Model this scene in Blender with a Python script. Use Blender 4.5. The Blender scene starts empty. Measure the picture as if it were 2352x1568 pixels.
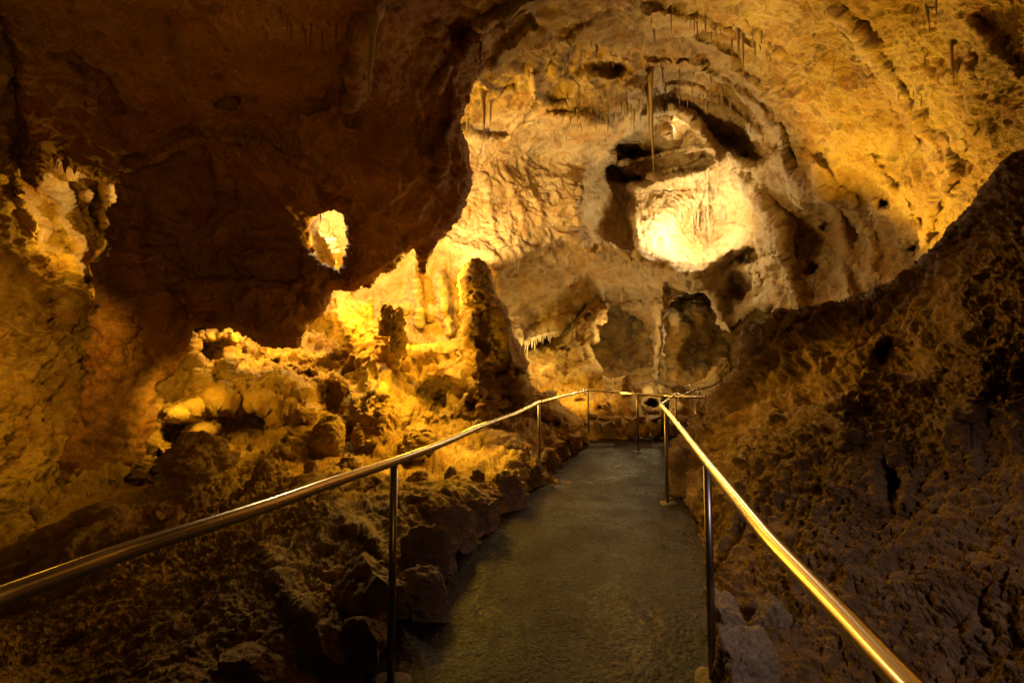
import bpy, math, random, time
import numpy as np
from mathutils import Vector
T0 = time.time()
random.seed(7)
S = bpy.context.scene
COL = S.collection
QUAL = 1.0            # mesh step multiplier

# ------------------------------------------------------------------ camera
F = 1045.0; CX = 1176.0; CY = 784.0; EYE = 1.4
PITCH = math.atan(66 / F)
CP, SP = math.cos(PITCH), math.sin(PITCH)
cam = bpy.data.cameras.new('camera'); cam.sensor_width = 36; cam.lens = 36 * F / 2352
cam.clip_start = 0.05; cam.clip_end = 200
co = bpy.data.objects.new('camera', cam); COL.objects.link(co)
co.location = (0, 0, EYE); co.rotation_euler = (math.pi / 2 + PITCH, 0, 0)
S.camera = co

def W(x, y, d):
    """photo position + forward distance -> world metres (works on arrays)"""
    r = (x - CX) / F * d; u = -(y - CY) / F * d
    return r, d * CP - u * SP, EYE + d * SP + u * CP
def WV(x, y, d): return Vector(W(float(x), float(y), float(d)))
def DZ(x, y, z):
    """forward distance of the point seen at (x,y) that lies at height z"""
    k = SP - (y - CY) / F * CP
    return (z - EYE) / k
def WZ(x, y, z): return WV(x, y, DZ(x, y, z))

# ------------------------------------------------------------------ world, lamps, added fills, exposure
w = bpy.data.worlds.new('World'); S.world = w; w.use_nodes = True
bg = w.node_tree.nodes['Background']; bg.inputs[0].default_value = (1.0, 0.50, 0.16, 1); bg.inputs[1].default_value = 0.008
S.view_settings.view_transform = 'Standard'; S.view_settings.look = 'None'
S.view_settings.exposure = 0; S.view_settings.gamma = 1
S.cycles.max_bounces = 6; S.cycles.diffuse_bounces = 4; S.cycles.glossy_bounces = 3
S.cycles.use_denoising = True
S.cycles.sample_clamp_indirect = 4
S.cycles.use_light_tree = True
AMB = (1.0, 0.54, 0.035); WHT = (1.0, 0.72, 0.24); PAL = (1.0, 0.76, 0.38); ORG = (1.0, 0.50, 0.04)
def lamp(x, y, d, power, colr, r=0.12, spot=None, aim=None, blend=0.6):
    L = bpy.data.lights.new('cave_lamp_or_fill', 'SPOT' if spot else 'POINT')  # hidden cave lamps and added fill lights alike
    L.energy = power; L.color = colr; L.shadow_soft_size = r
    o = bpy.data.objects.new('cave_lamp_or_fill', L); COL.objects.link(o)
    o.location = WV(x, y, d)
    if spot:
        L.spot_size = math.radians(spot); L.spot_blend = blend
        o.rotation_euler = (WV(*aim) - o.location).to_track_quat('-Z', 'Y').to_euler()
    return o
def area(loc, to, power, colr, size):
    L = bpy.data.lights.new('cave_flood', 'AREA'); L.energy = power; L.color = colr; L.size = size
    o = bpy.data.objects.new('cave_flood', L); COL.objects.link(o); o.location = loc
    o.rotation_euler = (Vector(to) - Vector(loc)).to_track_quat('-Z', 'Y').to_euler(); return o
lamp(1560, 515, 11.8, 240, (1, .84, .52), r=.2)
lamp(1560, 560, 10.6, 420, PAL, r=.2, spot=72, aim=(1650, 490, 12.6), blend=.8)                    # white hot flowstone
lamp(1560, 290, 12.4, 14, PAL)
lamp(1040, 600, 8.7, 780, PAL, spot=88, aim=(1190, 455, 11.4), blend=.5)
lamp(1000, 640, 8.9, 230, AMB)
lamp(745, 470, 8.8, 520, PAL)
lamp(870, 600, 7.6, 620, AMB)                             # above the garden, behind the hanging mass
lamp(600, 700, 7.5, 170, AMB)
lamp(170, 690, 4.2, 85, ORG, spot=95, aim=(50, 840, 4.9))
lamp(150, 520, 6.0, 30, AMB)
lamp(1080, 900, 5.6, 95, AMB, spot=140, aim=(1060, 1090, 4.9))
lamp(960, 800, 6.2, 210, AMB, spot=125, aim=(900, 960, 6.3))
lamp(620, 1085, 5.2, 30, AMB)
lamp(420, 860, 5.1, 85, AMB, spot=115, aim=(480, 1010, 6.2))
lamp(-60, 960, 3.8, 16, AMB, spot=120, aim=(60, 1080, 4.3))
lamp(1760, 700, 7.2, 760, AMB, spot=100, aim=(2060, 260, 5.8))
lamp(1600, 330, 7.2, 45, WHT, spot=90, aim=(1650, 80, 6.6))
lamp(1425, 770, 12.6, 85, PAL)
lamp(1560, 770, 13.9, 45, PAL)
lamp(1600, 870, 14.6, 60, ORG)
lamp(1440, 850, 15.2, 30, ORG)
lamp(1235, 812, 12.5, 45, WHT, r=.05)
lamp(1520, 893, 10.2, 16, PAL, r=.05)
lamp(1290, 800, 10.4, 200, AMB, spot=100, aim=(1300, 930, 11.0))
lamp(1290, 830, 10.8, 40, AMB)
lamp(1420, 900, 8.3, 14, ORG)
lamp(1420, 740, 6.0, 260, ORG, spot=76, aim=(1850, 1000, 3.4))
lamp(1330, 620, 4.4, 22, ORG, r=.3, spot=100, aim=(2000, 1000, 3.0))
fl = lamp(1176, 784, -.5, 170, (1.0, .75, .74), r=.2, spot=48, blend=1.0, aim=(1540, 1500, 2.3)); fl.location = (1.7, -0.6, 2.6)  # unseen flood behind the camera, added in place of ambient light
fl.rotation_euler = (Vector((1.15, 2.4, 0)) - fl.location).to_track_quat('-Z', 'Y').to_euler()
lamp(1000, 850, 6.3, 95, AMB, spot=84, aim=(1030, 760, 8.1))  # added fill that brightens the stump and knobs, no fixture here
lamp(1176, 784, 0.3, 170, (1.0, .44, .03), r=.5, spot=76, aim=(380, 560, 5.3), blend=1.0)  # added warm fill beside the camera for the lower hanging mass
lamp(1176, 784, -0.6, 84, (1.0, .40, .02), r=.4, spot=64, aim=(560, 60, 5.0), blend=1.0)  # unseen spot behind the camera, added to lift the upper hanging mass

# ------------------------------------------------------------------ numpy noise
_rng = np.random.RandomState(11)
_perm = np.tile(_rng.permutation(256), 2).astype(np.int32)
_g = _rng.normal(size=(256, 3)).astype(np.float32); _g /= np.linalg.norm(_g, axis=1)[:, None]
def perlin(P, seed=0):
    P = P + np.float32(seed * 17.13)
    i = np.floor(P); f = (P - i).astype(np.float32); i = i.astype(np.int32) & 255
    u = f * f * f * (f * (f * 6 - 15) + 10)
    out = None
    res = []
    for dx in (0, 1):
        ax = _perm[(i[:, 0] + dx) & 255]
        for dy in (0, 1):
            ay = _perm[(ax + i[:, 1] + dy) & 255]
            for dz in (0, 1):
                h = _perm[(ay + i[:, 2] + dz) & 255]
                g = _g[h]
                res.append(g[:, 0] * (f[:, 0] - dx) + g[:, 1] * (f[:, 1] - dy) + g[:, 2] * (f[:, 2] - dz))
    a = [res[k] + u[:, 2] * (res[k + 1] - res[k]) for k in (0, 2, 4, 6)]
    b0 = a[0] + u[:, 1] * (a[1] - a[0]); b1 = a[2] + u[:, 1] * (a[3] - a[2])
    return (b0 + u[:, 0] * (b1 - b0)) * 1.5
def fbm(P, o=4, seed=0, gain=.5):
    s = 0; a = 1
    for k in range(o):
        s = s + a * perlin(P * np.float32(2.03 ** k), seed + k); a *= gain
    return s
def ridged(P, o=4, seed=0, gain=.5):
    s = 0; a = 1
    for k in range(o):
        s = s + a * (1 - 2 * np.abs(perlin(P * np.float32(2.07 ** k), seed + k))); a *= gain
    return s - .6
def worley(P, seed=0):
    """distance to the nearest of one jittered point per cell"""
    P = P + np.float32(seed * 9.7)
    i = np.floor(P).astype(np.int32); f = (P - i).astype(np.float32)
    best = np.full(len(P), 9.0, np.float32)
    for dx in (-1, 0, 1):
        ax = _perm[(i[:, 0] + dx) & 255]
        for dy in (-1, 0, 1):
            ay = _perm[(ax + i[:, 1] + dy) & 255]
            for dz in (-1, 0, 1):
                h = _perm[(ay + i[:, 2] + dz) & 255]
                j = _g[h] * .42
                q = (dx + .5 + j[:, 0] - f[:, 0]) ** 2 + (dy + .5 + j[:, 1] - f[:, 1]) ** 2 + (dz + .5 + j[:, 2] - f[:, 2]) ** 2
                np.minimum(best, q, out=best)
    return np.sqrt(best)
def sstep(x, a, b):
    t = np.clip((x - a) / (b - a), 0, 1); return t * t * (3 - 2 * t)

# ------------------------------------------------------------------ 2-D outline helpers
def seg_dist(X, Y, pts, closed):
    n = len(pts); best = np.full(X.shape, 1e9, np.float32)
    for k in range(n if closed else n - 1):
        ax, ay = pts[k]; bx, by = pts[(k + 1) % n]
        dx, dy = bx - ax, by - ay; L = dx * dx + dy * dy + 1e-9
        t = np.clip(((X - ax) * dx + (Y - ay) * dy) / L, 0, 1)
        np.minimum(best, (X - ax - t * dx) ** 2 + (Y - ay - t * dy) ** 2, out=best)
    return np.sqrt(best)
def inside(X, Y, pts):
    r = np.zeros(X.shape, bool); n = len(pts)
    for k in range(n):
        ax, ay = pts[k]; bx, by = pts[(k + 1) % n]
        if ay == by: continue
        c = ((ay > Y) != (by > Y)) & (X < (bx - ax) * (Y - ay) / (by - ay) + ax)
        r ^= c
    return r
def sdf(X, Y, pts):
    d = seg_dist(X, Y, pts, True); return np.where(inside(X, Y, pts), d, -d)

def rbf(ctrl, X, Y):
    C = np.array(ctrl, float); n = len(C); c2 = 40.0 ** 2
    def phi(dx, dy): return np.sqrt(dx * dx + dy * dy + c2) / 1000
    A = np.zeros((n + 3, n + 3)); A[:n, :n] = phi(C[:, None, 0] - C[None, :, 0], C[:, None, 1] - C[None, :, 1])
    A[:n, n] = 1; A[:n, n + 1] = C[:, 0] / 1000; A[:n, n + 2] = C[:, 1] / 1000; A[n:, :n] = A[:n, n:].T
    wv = np.linalg.solve(A, np.concatenate([1 / C[:, 2], [0, 0, 0]]))
    out = wv[n] + wv[n + 1] * X / 1000 + wv[n + 2] * Y / 1000
    for k in range(n): out = out + wv[k] * phi(X - C[k, 0], Y - C[k, 1])
    return 1 / np.clip(out, 1 / 40, 1 / .6)

# ------------------------------------------------------------------ object helpers
def link(o, parent=None):
    COL.objects.link(o)
    if parent is not None: o.parent = parent
    return o
def tag(o, label=None, cat=None, group=None, kind=None):
    if label: o['label'] = label
    if cat: o['category'] = cat
    if group: o['group'] = group
    if kind: o['kind'] = kind
    return o
def empty(name, loc): 
    o = bpy.data.objects.new(name, None); o.location = loc; o.empty_display_size = .1; return link(o)
def mesh_np(name, V, Q, mats, smooth=True, attrs=None, parent=None, loc=None):
    """V (n,3) and faces Q (m,4) or list -> object"""
    me = bpy.data.meshes.new(name)
    V = np.asarray(V, np.float32)
    if isinstance(Q, np.ndarray):
        m, k = Q.shape
        me.vertices.add(len(V)); me.vertices.foreach_set('co', V.ravel())
        me.loops.add(m * k); me.loops.foreach_set('vertex_index', Q.astype(np.int32).ravel())
        me.polygons.add(m); me.polygons.foreach_set('loop_start', np.arange(m, dtype=np.int32) * k)
        me.update(calc_edges=True)
    else:
        me.from_pydata(V.tolist(), [], Q)
    if attrs:
        for nm, a in attrs.items():
            at = me.attributes.new(nm, 'FLOAT', 'POINT'); at.data.foreach_set('value', np.asarray(a, np.float32).ravel())
    me.materials.append(mats)
    if smooth: me.polygons.foreach_set('use_smooth', np.ones(len(me.polygons), bool))
    o = bpy.data.objects.new(name, me)
    if loc is not None: o.location = loc
    return link(o, parent)

# ------------------------------------------------------------------ materials
def nodes(name):
    m = bpy.data.materials.new(name); m.use_nodes = True
    nt = m.node_tree; b = nt.nodes['Principled BSDF']; return m, nt, b
def rock_mat(name, cream, mid, rust, dark=(.07, .032, .012), rough=.78, bump=1.0, gloss=.25):
    m, nt, b = nodes(name); N = nt.nodes; L = nt.links
    tc = N.new('ShaderNodeTexCoord')
    def noise(sc, det, rg=.55, dist=0.0, vec=None):
        n = N.new('ShaderNodeTexNoise'); n.inputs['Scale'].default_value = sc; n.inputs['Detail'].default_value = det
        n.inputs['Roughness'].default_value = rg; n.inputs['Distortion'].default_value = dist
        L.new(vec or tc.outputs['Object'], n.inputs['Vector']); return n
    def ramp(src, a, bb):
        r = N.new('ShaderNodeMapRange'); r.inputs[1].default_value = a; r.inputs[2].default_value = bb
        r.interpolation_type = 'SMOOTHSTEP'; L.new(src, r.inputs[0]); return r.outputs[0]
    def mix(f, a, bb, mode='MIX'):
        x = N.new('ShaderNodeMix'); x.data_type = 'RGBA'; x.blend_type = mode
        if isinstance(f, float): x.inputs[0].default_value = f
        else: L.new(f, x.inputs[0])
        for k, v in ((6, a), (7, bb)):
            if isinstance(v, tuple): x.inputs[k].default_value = (*v, 1)
            else: L.new(v, x.inputs[k])
        return x.outputs[2]
    def math_(op, a, bb):
        x = N.new('ShaderNodeMath'); x.operation = op
        for k, v in ((0, a), (1, bb)):
            if isinstance(v, (int, float)): x.inputs[k].default_value = v
            else: L.new(v, x.inputs[k])
        return x.outputs[0]
    n1 = noise(.9, 5, .6, .6); n2 = noise(2.6, 8, .65, .4); n3 = noise(11, 6, .7); n4 = noise(46, 5, .7); n5 = noise(150, 3, .6)
    c = mix(ramp(n1.outputs[0], .40, .60), mid, cream)
    c = mix(math_('MULTIPLY', ramp(n2.outputs[0], .50, .66), .75), c, rust)
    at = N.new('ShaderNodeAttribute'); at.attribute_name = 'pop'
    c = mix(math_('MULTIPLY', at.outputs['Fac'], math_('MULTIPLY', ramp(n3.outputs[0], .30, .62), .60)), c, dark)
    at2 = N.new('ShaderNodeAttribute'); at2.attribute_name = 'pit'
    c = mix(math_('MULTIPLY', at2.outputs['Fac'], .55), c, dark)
    v = N.new('ShaderNodeTexVoronoi'); v.inputs['Scale'].default_value = 8; L.new(n2.outputs[1], v.inputs['Vector']) if False else L.new(tc.outputs['Object'], v.inputs['Vector'])
    spk = ramp(n3.outputs[0], .66, .74)                     # dirty specks
    c = mix(math_('MULTIPLY', spk, .6), c, dark)
    br = mix(ramp(n4.outputs[0], .3, .7), (.72, .70, .68), (1.0, 1.0, 1.0))
    c = mix(1.0, c, br, 'MULTIPLY')
    L.new(c, b.inputs['Base Color'])
    L.new(ramp(n3.outputs[0], .2, .8), b.inputs['Roughness'])
    rr = N.new('ShaderNodeMapRange'); rr.inputs[3].default_value = rough - .22; rr.inputs[4].default_value = rough + .15
    L.new(n3.outputs[0], rr.inputs[0]); L.new(rr.outputs[0], b.inputs['Roughness'])
    b.inputs['Specular IOR Level'].default_value = gloss
    # bump: three scales, distances in metres
    vo = N.new('ShaderNodeTexVoronoi'); vo.inputs['Scale'].default_value = 38; L.new(tc.outputs['Object'], vo.inputs['Vector'])
    prev = None
    for src, dist, st in ((n2.outputs[0], .16, .5), (n3.outputs[0], .075, .8), (vo.outputs['Distance'], .016, .35), (n4.outputs[0], .028, .9), (n5.outputs[0], .008, .7)):
        bp = N.new('ShaderNodeBump'); bp.inputs['Distance'].default_value = dist * bump; bp.inputs['Strength'].default_value = st
        L.new(src, bp.inputs['Height'])
        if prev: L.new(prev, bp.inputs['Normal'])
        prev = bp.outputs[0]
    L.new(prev, b.inputs['Normal'])
    return m
M_vault = rock_mat('pale_limestone', (.68, .52, .27), (.55, .37, .15), (.44, .22, .06))
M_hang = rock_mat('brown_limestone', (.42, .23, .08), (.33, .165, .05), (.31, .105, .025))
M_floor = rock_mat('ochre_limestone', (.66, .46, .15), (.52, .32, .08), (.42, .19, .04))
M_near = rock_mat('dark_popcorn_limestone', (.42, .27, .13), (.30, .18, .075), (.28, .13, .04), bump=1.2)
M_stone = rock_mat('grey_limestone', (.44, .34, .22), (.33, .24, .14), (.32, .18, .08), bump=.8, gloss=.3)
M_edge = rock_mat('brown_kerb_rock', (.46, .31, .17), (.34, .21, .10), (.32, .16, .06), bump=.9)
M_drip = rock_mat('cream_calcite', (.72, .58, .38), (.62, .46, .27), (.50, .32, .15), rough=.6, bump=.5)

# ------------------------------------------------------------------ rock sheets
SHEETS = {}
def sheet(name, box, step, ctrl, mat, outline=None, holes=(), thick=1.0, rim=(40, .5), feats=(), pop=(), flute=(),
          pop0=.15, amp=1.0, warp=9.0, edge=5.0, seed=0, gouge=1.0, big=1.0):
    """A thick body of rock: front face through the control depths, edges rounded back, a back face behind it."""
    x0, y0, x1, y1 = box; step *= QUAL
    xs = np.arange(x0, x1 + step, step, dtype=np.float32); ys = np.arange(y0, y1 + step, step, dtype=np.float32)
    X, Y = np.meshgrid(xs, ys); sh = X.shape
    N2 = np.stack([X.ravel() / 70, Y.ravel() / 70, np.full(X.size, seed + .5, np.float32)], 1).astype(np.float32)
    wx = (fbm(N2, 4, 3) * warp).reshape(sh); wy = (fbm(N2, 4, 9) * warp).reshape(sh)
    XW, YW = X + wx, Y + wy
    d = rbf(ctrl, X, Y)
    pit = np.zeros(sh, np.float32)
    for ft in feats:
        k = ft[0]
        if k == 'ridge':
            _, pts, wd, am = ft
            d = d - am * np.exp(-(seg_dist(XW, YW, pts, False) / wd) ** 2)
        elif k == 'pit':
            _, cx, cy, rx, ry, am = ft
            r = np.sqrt(((XW - cx) / rx) ** 2 + ((YW - cy) / ry) ** 2)
            m = 1 - sstep(r, .55, 1.15); d = d + am * m; d = d - .12 * abs(am) * np.exp(-((r - 1.3) / .25) ** 2)
            pit = np.maximum(pit, m * (am > 0))
        elif k == 'poly':
            _, pts, soft, am = ft
            d = d + am * sstep(sdf(XW, YW, pts), -soft, soft)
    s = None
    if outline is not None:
        ex = np.stack([X.ravel() / 16, Y.ravel() / 16, np.full(X.size, seed + 7.5, np.float32)], 1).astype(np.float32)
        en = (fbm(ex, 4, 5, .6) * edge).reshape(sh)
        s = sdf(X, Y, outline)
        for h in holes: s = np.minimum(s, -sdf(X, Y, h))
        s = s + en
        cell = max(xs[1] - xs[0], 1e-3)
        gy, gx = np.gradient(s, cell); gl = np.maximum(np.sqrt(gx * gx + gy * gy), .35) ** 2
        out = s < 0
        mv = np.clip(-s, 0, 2.2 * cell)
        X = np.where(out, X + gx / gl * mv, X); Y = np.where(out, Y + gy / gl * mv, Y)
        t = np.clip(1 - np.maximum(s, 0) / rim[0], 0, 1)
        prof = 1 - np.sqrt(np.clip(1 - t * t, 0, 1))
        dback = d + rim[1] + .16 + thick * (1 - t ** 3)
        d = d + rim[1] * prof
    wxyz = W(X, Y, d); P = np.stack(wxyz, -1).astype(np.float32)
    # normals toward the camera
    du = np.gradient(P, axis=1); dv = np.gradient(P, axis=0)
    n = np.cross(dv, du); n /= np.maximum(np.linalg.norm(n, axis=-1, keepdims=True), 1e-9)
    view = P - np.array([0, 0, EYE], np.float32)
    sg = np.sign((n * view).sum(-1, keepdims=True)); n = -n * np.where(sg == 0, 1, sg)
    pm = np.full(sh, pop0, np.float32)
    for (cx, cy, rx, ry, v) in pop:
        g = np.exp(-(((XW - cx) / rx) ** 2 + ((YW - cy) / ry) ** 2)); pm = pm + (v - pm) * g
    fm = np.zeros(sh, np.float32)
    for (cx, cy, rx, ry, v) in flute:
        g = np.exp(-(((XW - cx) / rx) ** 2 + ((YW - cy) / ry) ** 2)); fm = fm + v * g
    q = P.reshape(-1, 3); pmf = pm.ravel(); fmf = fm.ravel()
    wq = q + .25 * np.stack([perlin(q * 1.3, 21), perlin(q * 1.3, 22), perlin(q * 1.3, 23)], 1)
    patch = sstep(perlin(q * .9, 31) + .35 * perlin(q * 2.7, 32), -.12, .22)         # where the skin is pitted
    pf = np.clip(pmf * 1.0 + (patch - .5) * .5, 0, 1)
    nom = (d * step / F).ravel(); st_ = np.maximum(np.linalg.norm(du, axis=-1), np.linalg.norm(dv, axis=-1)).ravel()
    hf = np.clip(2.4 * nom / np.maximum(st_, 1e-6), .12, 1).astype(np.float32)
    disp = .13 * big * fbm(wq * .75, 3, seed + 1) + .055 * big * ridged(wq * 2.1, 4, seed + 5)
    w2 = wq + .10 * np.stack([fbm(q * 5, 2, 61), fbm(q * 5, 2, 63), fbm(q * 5, 2, 65)], 1)
    w3 = wq + .03 * np.stack([fbm(q * 6, 2, 71), fbm(q * 6, 2, 73), fbm(q * 6, 2, 75)], 1)
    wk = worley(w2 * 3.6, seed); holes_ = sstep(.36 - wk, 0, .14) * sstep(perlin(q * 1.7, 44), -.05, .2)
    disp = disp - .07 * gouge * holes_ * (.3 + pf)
    # flaked scars: sharp edged patches where a layer of skin is missing
    sc = fbm(w2 * 1.6, 4, seed + 12, .6)
    disp = disp - gouge * hf * (.03 * sstep(sc, .10, .14) + .025 * sstep(sc, .34, .37) - .018 * sstep(-sc, .22, .26))
    disp = disp + hf * pf * (.075 * (.55 - worley(w3 * 7.0, seed + 2)) + .05 * (.55 - worley(w3 * 17.0, seed + 3)) + .03 * ridged(w3 * 8, 4, seed))
    disp = disp + hf * (1 - pf) * (.016 * fbm(w3 * 6, 4, seed + 8) + .010 * ridged(w3 * 13, 3, seed + 9))
    fl = np.stack([wq[:, 0] * 6, wq[:, 1] * 6, wq[:, 2] * .8], 1).astype(np.float32)
    near = np.clip((5.2 - d.ravel()) / 2.5, 0, 1).astype(np.float32); kn = np.nonzero(near > 0)[0]
    if len(kn):
        qn = q[kn] + .3 * (w3[kn] - wq[kn]); disp = disp * (1 - .35 * near)
        disp[kn] += near[kn] * hf[kn] * (.25 + pf[kn]) * (.036 * (.55 - worley(qn * 24.0, seed + 4)) + .018 * (.55 - worley(qn * 55.0, seed + 6)) + .022 * fbm(qn * 14, 5, seed + 2, .65))
    disp = disp + hf * fmf * (.08 * (1 - 2 * np.abs(perlin(fl, 51))) + .05 * (1 - 2 * np.abs(perlin(fl * 2.3, 52))))
    fw = np.stack([w2[:, 0] * 2.6, w2[:, 1] * 2.6, w2[:, 2] * .9], 1).astype(np.float32)     # long shallow wash marks
    disp = disp + hf * .035 * ridged(fw, 3, seed + 15) * (1 - pf)
    disp = disp * amp
    if s is not None: disp = disp * (1 - .65 * t.ravel() ** 2)
    scale = np.clip(d.ravel() / 4.0, .45, 1.35)                 # the nearest rock is a little calmer so that it keeps its place
    P2 = q + n.reshape(-1, 3) * (disp * scale)[:, None]
    idx = np.arange(X.size).reshape(sh)
    Q = np.stack([idx[:-1, :-1], idx[1:, :-1], idx[1:, 1:], idx[:-1, 1:]], -1)
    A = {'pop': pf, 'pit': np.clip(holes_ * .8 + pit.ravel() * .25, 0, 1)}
    if s is not None:
        ok = s > -1.6 * cell
        m = ok[:-1, :-1] & ok[1:, :-1] & ok[1:, 1:] & ok[:-1, 1:]
        Qf = Q[m]
        # back face on a coarser copy of the same outline
        B = np.stack(W(X, Y, dback), -1).reshape(-1, 3).astype(np.float32)
        used = np.zeros(X.size, bool); used[Qf.ravel()] = True
        remap = -np.ones(X.size, np.int64); remap[used] = np.arange(used.sum())
        F1 = remap[Qf]; nF = used.sum()
        # border loops: edges used once
        e = np.concatenate([F1[:, [0, 1]], F1[:, [1, 2]], F1[:, [2, 3]], F1[:, [3, 0]]])
        es = np.sort(e, 1); key = es[:, 0] * (nF + 1) + es[:, 1]
        uq, inv, cnt = np.unique(key, return_inverse=True, return_counts=True)
        be = e[cnt[inv] == 1]
        V = np.concatenate([P2[used], B[used]])
        F2 = F1[:, ::-1] + nF
        Fs = np.stack([be[:, 1], be[:, 0], be[:, 0] + nF, be[:, 1] + nF], 1)
        Fa = np.concatenate([F1, F2, Fs]); A = {k: np.concatenate([v[used], v[used]]) for k, v in A.items()}
    else:
        V, Fa = P2, Q.reshape(-1, 4)
    o = mesh_np(name, V, Fa, mat, attrs=A)
    SHEETS[name] = (xs, ys, P2.reshape(sh + (3,)), s)
    print('%-22s %7d verts  %.1fs' % (name, len(V), time.time() - T0))
    return o
def at(name, x, y):
    """world point of a built rock face seen at photo position x, y"""
    xs, ys, P, s = SHEETS[name]
    i = int(np.clip(np.searchsorted(xs, x), 0, len(xs) - 1)); j = int(np.clip(np.searchsorted(ys, y), 0, len(ys) - 1))
    return Vector([float(v) for v in P[j, i]])
def Z(x, y, z): return (x, y, DZ(x, y, z))

# ================================================================== the cave shell
# 1. farthest chamber wall seen through the arches
o = sheet('back_chamber_wall', (1080, 540, 1960, 1060), 4.0,
    [(1100, 560, 18), (1500, 560, 20), (1900, 560, 17), (1100, 800, 16), (1300, 800, 17), (1450, 780, 18.5), (1600, 780, 19), (1560, 740, 16.5), (1750, 800, 16),
     (1900, 800, 14), (1200, 1040, 15), (1450, 900, 16.5), (1600, 920, 15.5), (1800, 1040, 13.5)],
    M_vault, feats=[('ridge', [(1600, 690), (1615, 780), (1610, 900)], 14, .7), ('ridge', [(1545, 690), (1555, 760), (1550, 850)], 22, .9),
                    ('ridge', [(1660, 800), (1668, 900)], 12, .5)], amp=1.6, seed=3)
tag(o, 'dim brown rock wall of the far chamber behind the arches', kind='structure')

# 2. vault, right hand wall, far bright wall with its scalloped arches
V_out = [(560, -260), (2640, -260), (2640, 900), (2100, 900), (1900, 860), (1800, 800), (1780, 730), (1774, 703), (1762, 715), (1750, 709), (1736, 707), (1715, 732),
    (1695, 747), (1677, 764), (1659, 753), (1648, 741), (1645, 720), (1636, 691), (1618, 673), (1589, 671), (1560, 679), (1539, 697), (1525, 726), (1522, 750),
    (1525, 779), (1524, 802), (1532, 850), (1530, 900), (1496, 900), (1500, 840), (1504, 808), (1495, 791), (1491, 773), (1492, 756), (1481, 741), (1460, 726), (1437, 715),
    (1413, 703), (1396, 706), (1388, 694), (1370, 700), (1345, 712), (1310, 745), (1285, 772), (1262, 766), (1235, 772), (1215, 778), (1185, 800), (1180, 940), (900, 940), (560, 860)]
V_ctrl = [(560, -260, 5), (560, 300, 10), (560, 800, 10.5), (750, 550, 10.5), (850, 640, 10.8), (1176, -100, 3.9), (1176, 30, 5.0), (1400, 0, 5.6), (1600, 0, 6.0), (1800, 0, 5.6), (2000, 0, 4.8),
    (2200, 0, 4.1), (2352, 0, 3.7), (2600, -200, 2.8), (2600, 300, 3.2), (1600, -240, 4.0), (2352, 250, 3.9), (2600, 700, 3.6), (2352, 500, 4.3),
    (1090, 150, 6.0), (1200, 130, 6.6), (1300, 120, 7.4), (1400, 120, 7.8), (1550, 120, 8.2), (1250, 230, 8.6), (1350, 240, 9.0), (1130, 260, 9.5), (1440, 200, 8.8),
    (1600, 140, 8.4), (1690, 130, 7.8), (1740, 210, 8.2), (1815, 320, 8.2), (1860, 420, 8.2),
    (1520, 220, 10.2), (1620, 230, 10.0), (1700, 280, 9.8), (1760, 350, 9.6), (1560, 330, 11.5), (1450, 300, 11.0),
    (1080, 380, 11.2), (1150, 400, 11.4), (1250, 340, 11.7), (1350, 330, 11.4), (1420, 290, 10.5), (1200, 500, 11.2), (1080, 540, 11), (1330, 460, 11.5), (1040, 620, 11), (1000, 750, 10.6), (1120, 760, 10.8), (950, 900, 9.5), (1160, 900, 10),
    (1400, 430, 12.8), (1420, 520, 12.8), (1500, 400, 12.9), (1500, 470, 12.9), (1600, 470, 12.8), (1680, 470, 12.3), (1560, 560, 12.7), (1640, 550, 12.6), (1660, 380, 11.6), (1720, 430, 11.0),
    (1140, 600, 10.9), (1240, 565, 11.3), (1300, 545, 11.6), (1400, 575, 12.0), (1480, 615, 11.8), (1580, 640, 11.3), (1700, 575, 11.4), (1250, 700, 13.2), (1390, 660, 13.2), (1500, 665, 12.6), (1200, 750, 13.2), (1680, 700, 12.6), (1510, 780, 13.4), (1515, 880, 13.2),
    (1790, 560, 10.0), (1770, 500, 10.4), (1780, 700, 10), (1850, 560, 9.6), (1900, 500, 8.8), (1900, 650, 9.0), (2000, 400, 7.2), (2000, 600, 7.8), (2120, 560, 6.6), (2200, 300, 5.3), (2200, 450, 5.5),
    (1850, 250, 7.2), (1720, 60, 6.6), (2000, 200, 5.9), (1950, 760, 8.0), (2150, 750, 6.2), (2300, 350, 4.6)]
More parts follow.
